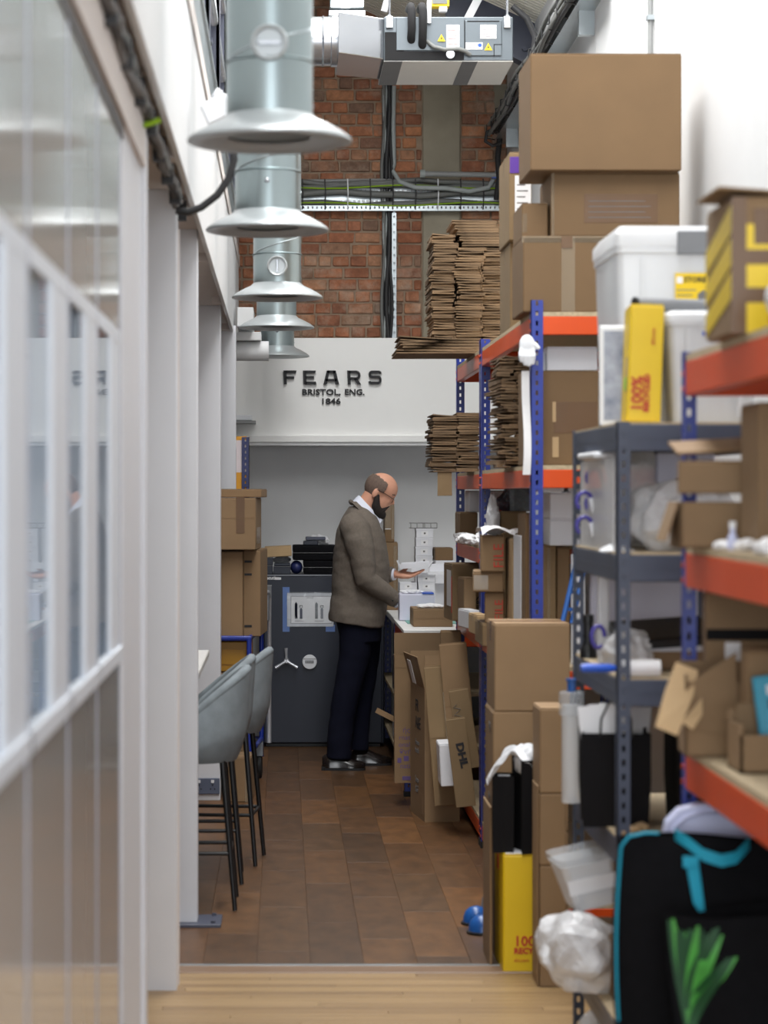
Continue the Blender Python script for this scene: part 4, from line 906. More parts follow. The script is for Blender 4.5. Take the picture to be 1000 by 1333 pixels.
t2 = board_box('tall_carton', 'tall narrow carton with black lettering on its side, standing free on the planks', .175, .42, .66, 'kraft_light', (('f', .165, -4), ('b', .16, 6), ('l', .16, 14)))
t2.location = (.765, 12.17, 0.001); t2.rotation_euler = (0, 0, R(6.5))
text('lettering', 'FR\nA&E', .085, 'ink', t2, (-.0885, .06, .53), (R(90), 0, R(-90)), bold=.001); text('lettering', 'Frasers\nhandle', .04, 'ink_grey', t2, (-.0885, .06, .36), (R(90), 0, R(-90))); text('lettering', 'keep\nBGF', .05, 'ink_grey', t2, (-.0885, .06, .17), (R(90), 0, R(-90)))
spatch(t2, -.16, -.08, .03, .13, -.0885-.0, 'kraft_light', 'patch')
pp = bx(-.0005, .0005, -.05, .05, 0, .12).build('shipping_label', 'paper', t2, False); pp.location = (-.112, -.05, .675); pp.rotation_euler = (0, R(-14), 0)
def lean(name, label, px0, px1, py0, py1, Y, m, tilt=0, roll=0, th=.012, parts=None, cat='cardboard'):
    """flat folded carton leaning: given by its image extent at depth Y; bottom touches its support"""
    w = wx(px1, Y)-wx(px0, Y); z0, z1 = wz(py1, Y), wz(py0, Y); h = z1-z0
    t = thing(name, label, cat, (wx((px0+px1)/2, Y), Y, z0), rot=(R(tilt), R(roll), 0))
    bx(-w/2, w/2, -th/2, -.001, 0, h).build('front_ply', m, t, False, bevel=.002); bx(-w/2+.004, w/2-.002, .001, th/2, .004, h+.006).build('back_ply', m, t, False)
    return t, w, h
t, w, h = lean('folded_carton', 'round-cornered flat carton leaning behind the small white box', 566, 597, 868, 1048, 11.75, 'kraft_olive', -2, -4.5, .03)
patch(t, -w/2, w/2, h*.49, h*.493, -.0155, 'kraft', 'fold_line')
t, w, h = lean('folded_carton', 'big creased flat carton leaning high against the orange beam', 582, 618, 838, 960, 11.72, 'kraft', -1, -5, .02)
patch(t, -w/2, w/2, h*.34, h*.345, -.0105, 'kraft', 'fold_line'); patch(t, -w/2-.002, -w/2+.004, 0, h*.5, -.0105, 'tape_clear', 'tape')
t, w, h = lean('folded_carton', 'open-topped brown carton piece behind the leaning flat cartons', 573, 600, 822, 900, 12.2, 'kraft', 0, 0, .05)
t, w, h = lean('folded_carton', 'torn flat carton with pencil scribbles leaning on the blue upright', 600, 626, 897, 1000, 11.45, 'kraft_olive', -1, -9, .012)
MB().tube([Vector((-.02+.02*math.sin(i*2.1), -.0075, .2+.012*i)) for i in range(10)], .0012, 4).build('scribble', 'ink_grey', t, False)
t, w, h = lean('folded_carton', 'flat shipping carton with bold black courier lettering leaning at the upright', 594, 620, 935, 1050, 11.36, 'kraft_olive', -1, -7, .014)
text('lettering', 'DHL', .048, 'ink', t, (-.012, -.0085, .30), (R(90), R(84), 0), sx=1.25, bold=.0025)
c = carton('small white carton tilted among the leaning flat cartons', wx(573.5, 11.55), wx(597, 11.55), 11.5, 11.725, wz(1022, 11.55), wz(967, 11.55), 'white_card', tape=None, ry=R(-3))
fl2 = bx(-.06, .075, -.004, .004, -.014, .014).build('cardboard_strip', 'kraft_light'); fl2.location = P(503, 931, 12.944); fl2.rotation_euler = (0, R(27), 0); tag(fl2, 'narrow cardboard strip poking out at the workbench leg', 'cardboard')
# ================================================================= FLOOR PILE BEFORE THE FIRST RACK
FY = 8.5
c = C2('wide plain carton on top of the floor pile in front of the blue upright', 644, 742, FY, .33, .861, 1.169, 'kraft_light', tape='brown'); spatch(c, -.16, .16, .0, .3, -.132, 'kraft', 'side_print') if False else None
c = C2('tall carton with small side prints under the wide plain carton', 642, 740, FY, .33, .44, .861, 'kraft', tape=None)
text('lettering', 'up', .05, 'ink_grey', c, (-.1345, -.02, .35), (R(90), 0, R(-90)), bold=.002); text('lettering', 'box', .03, 'ink_grey', c, (-.1345, .0, .1), (R(90), 0, R(-90)), bold=.002)
C2('bottom carton of the floor pile, mostly hidden by the yellow box', 644, 740, FY, .33, .0015, .44, 'kraft', tape=None)
o = bx(.712, .719, 8.3, 8.6, .001, .55).build('cardboard_sheet', 'kraft', bevel=.002, jitter=.001); tag(o, 'cardboard sheet standing upright on the floor beside the yellow box', 'cardboard')
yb_ = carton('bright yellow recycled-courier box standing on the floor under the black paper bags', .745, .884, 8.2, 8.47, .0015, .404, 'yellow_card', tape=None, rz=R(1), bevel=.005)
bx(-.06, .068, -.13, .13, .402, .4045).build('white_top', 'white_card', yb_, False)
text('lettering', '100%', .048, 'ink_red', yb_, (-.033, -.1365, .092), bold=.0012); text('lettering', 'RECYCLED', .027, 'ink_red', yb_, (-.033, -.1365, .066), bold=.0012); text('lettering', 'dhl.com', .016, 'ink_red', yb_, (-.033, -.1365, .038))
spatch(yb_, .0, .05, .33, .38, -.0700, 'ink_red', 'red_print')
def paper_bag(label, x0, x1, y0, y1, z0, z1, m='black_paper', taper=.004, handles=True, rz=0, name='paper_bag'):
    t = thing(name, label, 'bag', ((x0+x1)/2, (y0+y1)/2, z0), rz=rz); w, d, h = (x1-x0)/2, (y1-y0)/2, z1-z0
    k = taper; mb = MB()
    o = [(-w, -d), (0, -d+.006), (w, -d), (w-.012, 0), (w, d), (0, d-.004), (-w, d), (-w+.012, 0)]
    rings = [[Vector((a*(.94 if zz == 0 else 1), b*(.94 if zz == 0 else 1), zz)) for a, b in o] for zz in (0, h*.5, h)]
    mb.loft(rings, cap=False); mb.add(rings[0], [tuple(range(8))]); mb.build('bag_body', m, t, False, solid=.002)
    if handles:
        for yy in (-d, d):
            MB().tube([(-w*.45, yy, h-.01), (-w*.42, yy-.006, h+.04), (-w*.2, yy-.012, h+.085), (w*.2, yy-.012, h+.085), (w*.42, yy-.006, h+.04), (w*.45, yy, h-.01)], .0035, 6).build('handle', 'cable_black', t, False, smooth=60)
    return t
paper_bag('black paper bag with a white insert standing on the yellow box', .72, .795, 8.22, 8.34, .406, .665, handles=False, rz=R(-8))
paper_bag('taller black paper bag with tissue spilling out on the yellow box', .80, .885, 8.19, 8.36, .406, .722, handles=False, rz=R(6))
o = bx(.735, .775, 8.25, 8.252, .55, .668).build('card_insert', 'paper'); tag(o, 'white card peeking out of the black paper bag', 'card')
def tissue(u, v):
    a = u*3.0
    return Vector((.700+.175*u, 8.20+.12*v+.012*math.sin(v*9+u*7), .66+.115*math.sin(a*.95)-.03*v*(1-u)+.012*math.sin(u*17+v*8)-.06*(1-v)*u))
o = MB().grid(tissue, 22, 14).build('tissue_paper', 'tissue', solid=.001, smooth=50); tag(o, 'white tissue paper draped out over the black paper bags', 'tissue paper')
crumple('tissue_wad', 'shiny wad of tissue filling the taller black paper bag', 'tissue paper', (.835, 8.27, .66), (.04, .05, .06), 'tissue', .3, 22, 4)
GYF = 7.95
c = C2('slim tall carton topmost of three beside the dark shelving', 703, 738, GYF, .23, .642, .921, 'kraft_light', tape=None)
C2('slim carton in the middle of three beside the dark shelving', 702.5, 737, GYF, .23, .405, .642, 'kraft', tape=None)
C2('slim carton standing on the floor, lowest of three beside the dark shelving', 703, 737.5, GYF, .23, .0045, .405, 'kraft', tape='brown')
o = bx(wx(698, 8.0), wx(698, 8.0)+.005, 7.96, 8.12, .0045, .665).build('cardboard_sheet', 'kraft_light', bevel=.002); o.rotation_euler = (0, 0, 0); tag(o, 'thin cardboard sheet standing beside the three slim cartons', 'cardboard')
for k, (x, y) in enumerate(((.732, 9.13), (.738, 8.94))):
    t = thing('blue_cap', ('blue domed cap with dark rim farther from the yellow box', 'blue domed cap with dark rim closer to the yellow box')[k], 'cap', (x, y, .001))
    MB().lathe([(.052, .008), (.05, .03), (.042, .05), (.026, .064), (.003, .07)], n=24).build('dome', 'blue_dome', t, False, smooth=60); MB().lathe([(.05, 0), (.059, .003), (.059, .009), (.052, .011)], n=24).build('rim', 'black_plastic', t, False)
    if not k: MB().tube([(.02, 0, .065), (.025, .01, .1)], .003, 5).build('stem', 'grey_plastic', t, False)
# ================================================================= DARK SHELVING CONTENTS
def tub(label, x0, x1, y0, y1, z0, z1, m='frosted', lid='frosted', clip=True, taper=.02, name='storage_tub'):
    t = thing(name, label, 'tub', ((x0+x1)/2, (y0+y1)/2, z0)); w, d, h = (x1-x0)/2, (y1-y0)/2, z1-z0
    def ring(a, b, z, r=.018):
        out = []
        for sx, sy, a0 in ((1, 1, 0), (-1, 1, 90), (-1, -1, 180), (1, -1, 270)):
            for i in range(4): q = R(a0+i*30); out.append(Vector((sx*(a-r)+r*math.cos(q), sy*(b-r)+r*math.sin(q), z)))
        return out
    mb = MB(); mb.loft([ring(w-taper, d-taper, 0), ring(w-.006, d-.006, h*.86), ring(w-.001, d-.001, h*.87), ring(w-.001, d-.001, h*.9)], cap=False); mb.add(ring(w-taper, d-taper, 0), [tuple(range(16))])
    mb.build('tub_body', m, t, False, solid=-.0025, smooth=40)
    MB().loft([ring(w+.004, d+.004, h*.9), ring(w+.004, d+.004, h*.96), ring(w-.012, d-.012, h), ]).build('lid', lid, t, False, smooth=40)
    for s in (-.55, 0, .55): bx(s*w-.006, s*w+.006, -d-.001, -d+.012, h*.05, h*.84).build('rib', m, t, False) if s else None
    if clip: bx(-.06, .06, -d-.012, -d+.002, h*.78, h*.93).build('clip', 'grey_plastic', t, False, bevel=.003)
    return t
Z5 = 1.81
tb1 = tub('tall frosted storage tub with a grey clip and yellow sticker on the shelving top', .912, 1.24, 6.62, 7.1, Z5, 2.36, clip=False)
bx(.003, .10, -.256, -.238, .47, .535).build('clip', 'grey_plastic', tb1, False, bevel=.003)
st = bx(-.002, .095, -.2425, -.2385, .31, .42).build('yellow_sticker', 'yellow_card', tb1, False)
text('lettering', 'STORE', .02, 'ink', st, (.022, -.243, .395), bold=.0006); bx(.002, .018, -.2435, -.2425, .392, .41).build('box_mark', 'paper', st, False)
bx(.035, .07, -.2435, -.2425, .312, .33).build('barcode', 'paper', st, False)
for k in range(3): bx(.002, .055-.01*k, -.2432, -.2425, .372-.014*k, .375-.014*k).build('print_line', 'ink_grey', st, False)
MB().prism([(.075+.018*math.cos(R(a)), -.2426, .352+.022*math.sin(R(a))) for a in range(30, 390, 60)], (0, -.001, 0)).build('hexagon_mark', 'ink_grey', st, False)
tb2 = tub('lower frosted storage tub with paper inside standing by the blue upright', .992, 1.235, 6.24, 6.58, Z5, 2.10, clip=False)
for k in range(6): bx(-.09+.03*k, -.07+.03*k, -.13, .13, .01, .2).build('paper_filler', 'paper', tb2, False)
bx(-.03, .06, -.1685, -.166, .225, .235).build('print_line', 'blue_plastic', tb2, False)
tbx = thing('poster_tube', 'grey cardboard poster tube lying across the lower frosted tub', 'tube', (1.05, 6.3, 2.12))
MB().tube([(wx(829, 6.3), 6.32, 2.121), (wx(932, 6.3), 6.40, 2.121)], .0185, 16).build('barrel', 'grey_plastic', tbx, smooth=60); MB().tube([(wx(827, 6.3), 6.319, 2.121), (wx(830, 6.3), 6.321, 2.121)], .0198, 16).build('end_cap', 'black_plastic', tbx, smooth=60)
yc_ = carton('slim yellow courier carton standing on end on the shelving top', .893, .98, 6.23, 6.44, Z5, 2.115, 'yellow_card', tape=None, ry=R(2), rz=R(-4))
text('lettering', '100%', .042, 'ink_red', yc_, (-.005, -.1065, .028), (R(90), R(-90), 0), bold=.0012); text('lettering', 'RECYCLED', .02, 'ink_red', yc_, (.012, -.1065, .028), (R(90), R(-90), 0), bold=.0012); text('lettering', 'dhl.com', .014, 'ink_red', yc_, (.022, -.1065, .2), (R(90), R(-90), 0))
spatch(yc_, -.09, -.01, .08, .17, -.0437, 'tape_clear', 'tape'); spatch(yc_, -.05, -.01, .085, .118, -.0447, 'lime', 'green_dot')
pf = thing('framed_print', 'white framed blue-grey print leaning behind the yellow courier carton', 'picture', (.885, 6.53, Z5), rot=(R(-2), 0, R(-8)))
bx(-.03, .075, -.008, .008, 0, .27).build('frame', 'white_plastic', pf, False, bevel=.003); bx(-.018, .063, -.0095, -.008, .014, .256).build('print', 'picture', pf, False)
# shelf 2 (1.475)
Z4 = 1.475
crumple('plastic_sack', 'cloudy plastic sack of packing film, upper shelf of the dark shelving', 'plastic sack', (1.06, 6.42, Z4), (.15, .14, .11), 'film', .22, 11, 3)
crumple('plastic_sack', 'grey crinkled plastic sheet bundle behind the cloudy sack', 'plastic sack', (1.0, 6.85, Z4), (.10, .12, .17), 'film', .25, 10, 9)
o = bx(1.04, 1.2, 6.72, 6.76, Z4, 1.74).build('foam_board', 'lilac_card', bevel=.004); tag(o, 'pale lilac foam board standing behind the cloudy sack', 'board')
o = bx(1.0, 1.1, 6.55, 6.65, Z4, 1.60).build('white_carton', 'lilac_card', bevel=.003); tag(o, 'small lilac carton half buried in the cloudy sack', 'box')
hk = thing('clip_panel', 'translucent panel with purple handled clips at the side of the dark shelving', 'panel', (.845, 6.75, Z4))
bx(.868, .872, 6.35, 7.05, Z4, 1.72).build('panel', 'frosted', hk)
for k, (px, py) in enumerate(((776, 622), (763, 653), (775, 656), (763, 685))):
    Y = 6.9-.12*(k % 2); c0 = P(px, py, Y)
    h = MB().tube([c0+Vector((.022*math.cos(a*.5)-.004, 0, .026*math.sin(a*.5))) for a in range(-1, 9)], .006, 8).build('clip', 'purple_plastic', hk, smooth=60)
    MB().tube([c0+Vector((.012, -.004, .01)), c0+Vector((.022, -.006, -.03))], .006, 8).build('clip_arm', 'white_plastic', h, smooth=60)
o = bx(.84, .93, 6.55, 6.9, 1.735, 1.752).build('white_tray', 'white_plastic', bevel=.005); tag(o, 'white plastic tray end tucked under the shelving top', 'tray')
bpy.data.objects['white_tray'].location.z = -.012
o = MB().grid(lambda u, v: Vector((.835+.09*u, 6.35+.05*v, Z4+.002+.018*math.sin(u*3)*v)), 6, 3).build('white_cloth', 'tissue', solid=.003); tag(o, 'small white rag hanging at the front shelf edge', 'cloth')
# shelf 3 (1.155)
Z3 = 1.155
tc_ = thing('torch', 'black torch standing upright on the shelf beside the lint roller', 'torch', (wx(763, 7.0), 6.95, Z3))
MB().lathe([(.024, 0), (.024, .025), (.021, .03), (.014, .045), (.014, .1), (.016, .102), (.016, .122), (.015, .124)], n=20).build('barrel', 'black_plastic', tc_, False, smooth=40); MB().lathe([(.0152, .06), (.0152, .066)], n=20).build('grip_ring', 'rubber', tc_, False)
lr = thing('lint_roller', 'lint roller with blue handle and white paper drum on the shelf edge', 'lint roller', (wx(800, 6.15), 6.15, Z3+.022))
MB().tube([(-.075, 0, 0), (-.06, 0, .001), (.0, 0, 0), (.015, 0, 0)], [.010, .0115, .011, .007], 12).build('handle', 'blue_plastic', lr, False, smooth=60); MB().tube([(.028, 0, 0), (.128, 0, 0)], .0225, 24).build('drum', 'paper', lr, False, smooth=40)
MB().tube([(.0, 0, 0), (.03, 0, 0)], .006, 8).build('shaft', 'blue_plastic', lr, False)
lr.location.y = 6.23
tr_ = thing('cardboard_tray', 'shallow cardboard tray behind the lint roller', 'tray', (1.02, 6.6, Z3))
for a in ((-.13, .13, -.14, -.135, 0, .05), (-.13, .13, .135, .14, 0, .05), (-.13, -.125, -.14, .14, 0, .05), (.125, .13, -.14, .14, 0, .05), (-.13, .13, -.14, .14, 0, .004)): bx(*a).build('wall', 'kraft', tr_, False)
cr_ = thing('presentation_folder', 'black presentation case lying on the cardboard tray in the shelving', 'case', (1.03, 6.62, Z3+.055), rot=(R(8), R(-4), 0)); bx(-.12, .14, -.14, .14, 0, .022).build('lower_half', 'white_card', cr_, False, bevel=.003); bx(-.12, .14, -.14, .14, .022, .05).build('upper_half', 'black_plastic', cr_, False, bevel=.006)
crumple('plastic_sack', 'small grey plastic bag crumpled beside the presentation case', 'plastic sack', (.93, 6.5, Z3), (.06, .09, .06), 'film', .35, 18, 12)
o = bx(.875, .905, 6.7, 6.73, Z3, 1.40).build('white_bottle_card', 'frosted', bevel=.004); tag(o, 'narrow translucent packet standing behind the torch', 'packet')
o = bx(.90, 1.2, 7.05, 7.1, Z3, 1.40).build('grey_board', 'lilac_card', bevel=.004); tag(o, 'pale board standing at the back of the torch shelf', 'board')
cl2 = MB().tube([P(779, 805, 6.6)+Vector((.018*math.cos(a*.6), 0, .03*math.sin(a*.6))) for a in range(10)], .006, 8).build('purple_clip', 'purple_plastic', smooth=60); tag(cl2, 'single purple clip loop on the torch shelf', 'clip'); cl2.location.z = -.05
# shelf 4 (.742)
Z2 = .742
cn = thing('clear_canister', 'clear plastic canister on end at the shelving side beside the black gift bag', 'canister', (wx(743, 6.95), 6.93, Z2))
MB().lathe([(.026, 0), (.028, .004), (.028, .28)], n=20).build('barrel', 'frosted', cn, False, smooth=40); MB().lathe([(.034, .25), (.036, .255), (.036, .315), (.033, .318)], n=20).build('cap', 'clear', cn, False, smooth=40); bx(-.012, .012, -.012, .012, .02, .24).build('insert', 'paper', cn, False)
MB().lathe([(.012, .318), (.012, .345), (.016, .35), (.016, .355)], n=10).build('valve', 'blue_dome', cn, False)
paper_bag('black gift bag with rope handles and white papers on the shelving', .80, .985, 6.42, 6.60, Z2, .99, rz=R(-5))
paper_bag('second black gift bag farther inside the same shelf', 1.04, 1.25, 6.35, 6.6, Z2, .985)
for k in range(5):
    o = bx(-.05, .05, -.0008, .0008, 0, .30).build('paper_sheet', 'paper'); o.location = (.868+.014*k, 6.46+.025*k, Z2+.02); o.rotation_euler = (R(-4), R(-6+4*k), R(8*k-10)); tag(o, 'white paper sheet sticking out of the black gift bag', 'paper', 'papers in the gift bag')
for k in range(4):
    o = crumple('white_strap', 'coil of white strap lying in the second black gift bag', 'strap', (1.09+.03*k, 6.42, .96), (.016, .03, .035), 'paper', .3, 30, k, 'white straps in the second gift bag', sub=3)
for k in range(3): crumple('cardboard_scrap', 'torn cardboard scrap lying at the shelf edge under the gift bags', 'cardboard', (.885+.03*k, 6.28+.05*k, Z2), (.022, .03, .01), 'kraft_pale', .4, 40, k, 'cardboard scraps', sub=2)
# shelf 5 (.26): clear container and bubble wrap
cc = thing('clear_container', 'clear lidded food container tilted on the bubble wrap', 'container', (wx(768, 6.85), 6.85, .47), rot=(0, R(-12), R(5)))
def rr(a, b, z): return [Vector((a*x, b*y, z)) for x, y in ((-1, -.8), (-.8, -1), (.8, -1), (1, -.8), (1, .8), (.8, 1), (-.8, 1), (-1, .8))]
MB().loft([rr(.055, .09, 0), rr(.075, .11, .13)], cap=False).build('body', 'frosted', cc, False, solid=.002, smooth=30); MB().loft([rr(.08, .115, .13), rr(.08, .115, .15)]).build('lid', 'clear', cc, False); bx(-.068, .068, -.106, -.10, .05, .09).build('label_band', 'paper', cc, False)
crumple('bubble_wrap', 'billowing bundle of bubble wrap hanging out at the shelving side', 'bubble wrap', (wx(765, 6.7), 6.7, .26), (.135, .17, .112), 'film', .30, 9, 21)
crumple('bubble_wrap', 'lower trailing tail of bubble wrap on the floor', 'bubble wrap', (wx(782, 6.75), 6.75, .004), (.06, .12, .10), 'film', .3, 12, 25)
C2('shallow brown carton on the lowest shelf of the dark shelving', 800, 850, 6.5, .4, .26, .42, 'kraft', tape=None)
# ================================================================= RIGHT-HAND RACK CONTENTS
c = carton('battered box wrapped in yellow and brown tape on the rack top board', .885, 1.27, 4.76, 5.05, LC[0], 2.212, 'kraft', tape=None, jitter=0) if False else carton('battered box wrapped in yellow and brown tape on the rack top board', .885, 1.27, 4.76, 5.05, LC[0], 2.212, 'kraft', tape=None)
for a, b, m in ((.0, .06, 'tape_yellow'), (.09, .135, 'tape_yellow'), (.165, .215, 'tape_yellow'), (.06, .09, 'tape_brown'), (.14, .165, 'tape_brown')):
    patch(c, -.194, .19, a, b, -.1452, m, 'tape_band')
for a, m in ((.02, 'tape_yellow'), (.085, 'tape_yellow'), (.15, 'tape_yellow')):
    q = MB().prism([(-.1935, -.145, a+.05), (-.1935, -.145, a+.105), (-.1935, .145, a+.035), (-.1935, .145, a-.01)], (-.001, 0, 0)).build('tape_band', m, c, False)
bx(-.1945, -.165, -.1475, -.144, .0, .267).build('corner_tape', 'tape_brown', c, False); bx(-.15, -.06, -.1472, -.1455, .175, .245).build('tape_patch', 'tape_brown', c, False); patch(c, -.11, .1, .148, .162, -.147, 'paper', 'paper_label')
bx(-.24, -.1, -.15, .1, .268, .273, T=Matrix.Rotation(R(4), 4, 'Y')).build('loose_flap', 'kraft', c, False)
text('lettering', 'DHL', .02, 'ink_red', c, (-.12, -.1462, .02), bold=.001)
crumple('wrapped_parcel', 'bubble-wrapped white parcel in front of the yellow-taped box', 'parcel', (.955, 4.52, LC[0]), (.05, .10, .06), 'film', .25, 16, 31)
c = carton('small olive carton on top of the yellow-taped box', 1.03, 1.25, 4.8, 5.0, 2.218, 2.26, 'kraft_olive', tape=None)
Z = LC[1]
oc = thing('open_carton', 'open brown carton with a raised flap under the flat carton on the middle board', 'box', (1.05, 5.30, Z), rz=R(-3))
for a in ((-.19, .19, -.1, -.094, 0, .10), (-.19, .19, .094, .1, 0, .10), (-.19, -.184, -.1, .1, 0, .10), (.184, .19, -.1, .1, 0, .10), (-.19, .19, -.1, .1, 0, .005)): bx(*a).build('wall', 'kraft', oc, False)
bx(-.19, .02, -.1, -.094, 0, .075, T=Matrix.Translation((0, .03, .125)) @ Matrix.Rotation(R(-70), 4, 'X') @ Matrix.Rotation(R(-10), 4, 'Y')).build('flap', 'kraft_light', oc, False)
bx(-.004, .0, -.09, .09, -.09, 0, T=Matrix.Translation((-.19, 0, .10)) @ Matrix.Rotation(R(18), 4, 'Y')).build('flap', 'kraft', oc, False)
c = carton('flat taped carton lying on the open brown carton', .875, 1.20, 5.2, 5.40, Z+.118, Z+.19, 'kraft_light', rz=R(-14), tape='clear')
c = carton('upright plain carton on the middle board beside the flat taped carton', .975, 1.35, 4.95, 5.15, Z, 1.815, 'kraft', tape=None)
text('lettering', 'K', .05, 'ink_grey', c, (-.17, -.1015, .09), bold=.001)
for k, (x, y, r) in enumerate(((.935, 5.12, .022), (.96, 5.0, .026), (.985, 4.85, .03), (.95, 4.7, .035))):
    crumple('foam_piece', 'white foam scrap lying on the middle board edge', 'foam', (x, y, Z), (r, r*1.6, r*.55), 'paper', .3, 40, k+40, 'foam scraps on the middle board', sub=3)
gs = thing('small_bottle', 'tiny lilac bottle standing among the white foam scraps', 'bottle', (.945, 5.08, Z)); MB().lathe([(.011, 0), (.011, .028), (.006, .034), (.006, .05), (.007, .056)], n=12).build('body', 'lavender', gs, False, smooth=40); MB().lathe([(.0075, .045), (.0075, .06)], n=12).build('cap', 'white_plastic', gs, False)
o = bx(.93, 1.05, 4.55, 4.75, Z, Z+.004).build('paper_pad', 'paper'); tag(o, 'flat white paper pad on the middle board', 'paper')
Z = LC[2]
c = carton('tall dented carton standing at the back of the lowest board', .955, 1.42, 5.455, 5.51, Z, 1.408, 'kraft', tape=None); patch(c, -.2325, .23, .245, .27, -.028, 'black_paper', 'black_band'); patch(c, -.19, -.155, .13, .24, -.0285, 'paper', 'paper_label')
text('lettering', 'PACKAGING', .03, 'ink_grey', c, (-.10, -.029, .11))
C2('narrow brown carton on the dented carton under the orange beam', 922, 940, 5.46, .045, Z+.3565, Z+.38, 'kraft', tape=None)
ob = thing('open_carton', 'open carton with long flaps hanging over the orange beam', 'box', (.965, 5.36, Z), rz=R(-4))
for a in ((-.08, .09, -.08, -.075, 0, .165), (-.08, .09, .075, .08, 0, .2), (-.08, -.075, -.08, .08, 0, .18), (.085, .09, -.08, .08, 0, .2), (-.08, .09, -.08, .08, 0, .005)): bx(*a).build('wall', 'kraft', ob, False)
def pflap(pts, m, par, th=.005):
    q = MB().prism([P(a, b, y) for a, b, y in pts], (.001, th, 0)).build('flap', m, None); q.parent = par; q.matrix_parent_inverse = (Matrix.Translation(par.location) @ par.rotation_euler.to_matrix().to_4x4()).inverted(); return q
pflap([(880, 862, 5.34), (909, 873, 5.30), (903, 905, 5.27), (882, 958, 5.24), (853, 946, 5.27), (866, 898, 5.32)], 'kraft_pale', ob)
pflap([(914, 908, 5.27), (915, 930, 5.26), (902, 950, 5.24), (887, 940, 5.25)], 'kraft_pale', ob)
MB().prism([(-.06, -.083, .06), (.03, -.083, .05), (.03, -.083, .23), (-.06, -.083, .17)], (0, -.004, 0)).build('flap', 'kraft', ob, False)
c = carton('printed grey-brown carton behind the small cut-down box', .985, 1.32, 5.13, 5.21, Z, 1.295, 'kraft', tape=None); [patch(c, -.12, .1-.03*(k % 2), .16+.03*k, .165+.03*k, -.041, 'ink_grey', 'print_line') for k in range(3)]; patch(c, -.12, -.085, .105, .135, -.041, 'ink_grey', 'print_square')
cb_ = thing('cut_down_box', 'small cut-down open box holding a turquoise packet on the lowest board', 'box', (1.04, 5.04, Z))
for a in ((-.10, .12, -.075, -.07, 0, .08), (-.10, .12, .07, .075, 0, .12), (-.10, -.095, -.075, .075, 0, .10), (.115, .12, -.075, .075, 0, .08), (-.10, .12, -.075, .075, 0, .005)): bx(*a).build('wall', 'kraft_light', cb_, False)
bx(-.085, .115, .045, .05, .0, .135).build('inner_flap', 'kraft', cb_, False)
tp = thing('turquoise_packet', 'turquoise printed packet standing in the small cut-down box', 'packet', (1.045, 5.03, Z+.045), rot=(R(-6), R(-6), 0)); bx(-.05, .06, -.008, .008, 0, .155).build('packet', 'turquoise_pack', tp, False, bevel=.003)
for k in range(2): bx(-.025, -.010, -.0095, -.008, .085+.03*k, .105+.03*k).build('print', 'paper' if k else 'ink', tp, False)
# --- under the lowest board: folding table in a bag, plant-print bag
ft = thing('folding_table', 'pale lavender folding table top poking out behind the black carry bag', 'table', (1.15, 5.40, .068))
pts = [(-.30, 0), (.35, 0), (.35, .866), (-.22, .866), (-.265, .855), (-.292, .828), (-.30, .79)]
MB().prism([(a, 0, b) for a, b in pts], (0, .04, 0)).build('table_top', 'lavender', ft, False, bevel=.006, seg=2)
MB().tube([(.34, -.003, .848), (-.21, -.003, .848), (-.25, -.003, .838), (-.276, -.003, .815), (-.282, -.003, .77), (-.282, -.003, .3)], .005, 6).build('rim_bead', 'lavender', ft, False, smooth=60)
cbg = thing('carry_bag', 'big black fabric carry bag with turquoise piping and straps under the rack', 'bag', (1.075, 5.24, 0))
def bagf(sy):
    return lambda u, v: Vector((-.345+.70*u+.012*math.sin(v*6)*(1-u)-.02*(1-v)*(1-u), sy*(.075*(1-(2*u-1)**6)*(1-(v)**8*.6))+.008*math.sin(u*11+v*5), .888*v-.018*u*v+.006*math.sin(u*9)*v))
mb = MB().grid(bagf(-1), 24, 24); mb.grid(bagf(1), 24, 24); mb.build('bag_body', 'black_fabric', cbg, False, smooth=60)
f = bagf(-1)
MB().tube([f(.012, v)+Vector((-.002, -.006, 0)) for v in (.55, .65, .75, .85, .93, .975)]+[f(.03, .99)+Vector((0, -.006, .008)), f(.08, 1)+Vector((0, -.004, .006)), f(.12, 1)+Vector((0, 0, .004))], .0032, 6).build('piping', 'turquoise', cbg, False, smooth=60)
def strap(pts, w=.035):
    mb = MB(); mb.loft([[p+Vector((0, -.002, w/2)), p+Vector((0, .002, w/2)), p+Vector((0, .002, -w/2)), p+Vector((0, -.002, -w/2))] for p in pts]); return mb
strap([f(.165, 1)+Vector((0, -.02, .005)), f(.20, .99)+Vector((0, -.04, 0)), f(.245, .965)+Vector((0, -.05, 0)), f(.30, .955)+Vector((0, -.05, 0)), f(.345, .965)+Vector((0, -.045, 0)), f(.39, .995)+Vector((0, -.025, .004))], .026).build('strap', 'turquoise', cbg, False, smooth=60)
mb = MB(); mb.prism([f(.195, .955)+Vector((0, -.022, 0)), f(.235, .955)+Vector((0, -.022, 0)), f(.256, .835)+Vector((0, -.03, 0)), f(.243, .825)+Vector((0, -.03, 0)), f(.222, .85)+Vector((0, -.03, 0))], (0, -.004, 0)); mb.build('strap_end', 'turquoise', cbg, False)
mb = MB(); mb.prism([f(.188, .957)+Vector((0, -.026, 0)), f(.238, .957)+Vector((0, -.026, 0)), f(.235, .94)+Vector((0, -.026, 0)), f(.19, .93)+Vector((0, -.026, 0))], (0, -.005, 0)); mb.build('strap_fold', 'turquoise', cbg, False)
pb = thing('plant_print_bag', 'black shopping bag printed with green leaves standing before the carry bag', 'bag', (.965, 5.0, 0))
mb = MB()
def pbf(u, v): return Vector((-.165+.45*u+.02*math.sin(v*4)*(1-u), -.03-.05*math.sin(u*3.1)*math.sin(v*2.6+.3)+.010*math.sin(u*14+v*9), .766*v-.01*math.sin(u*6)*v))
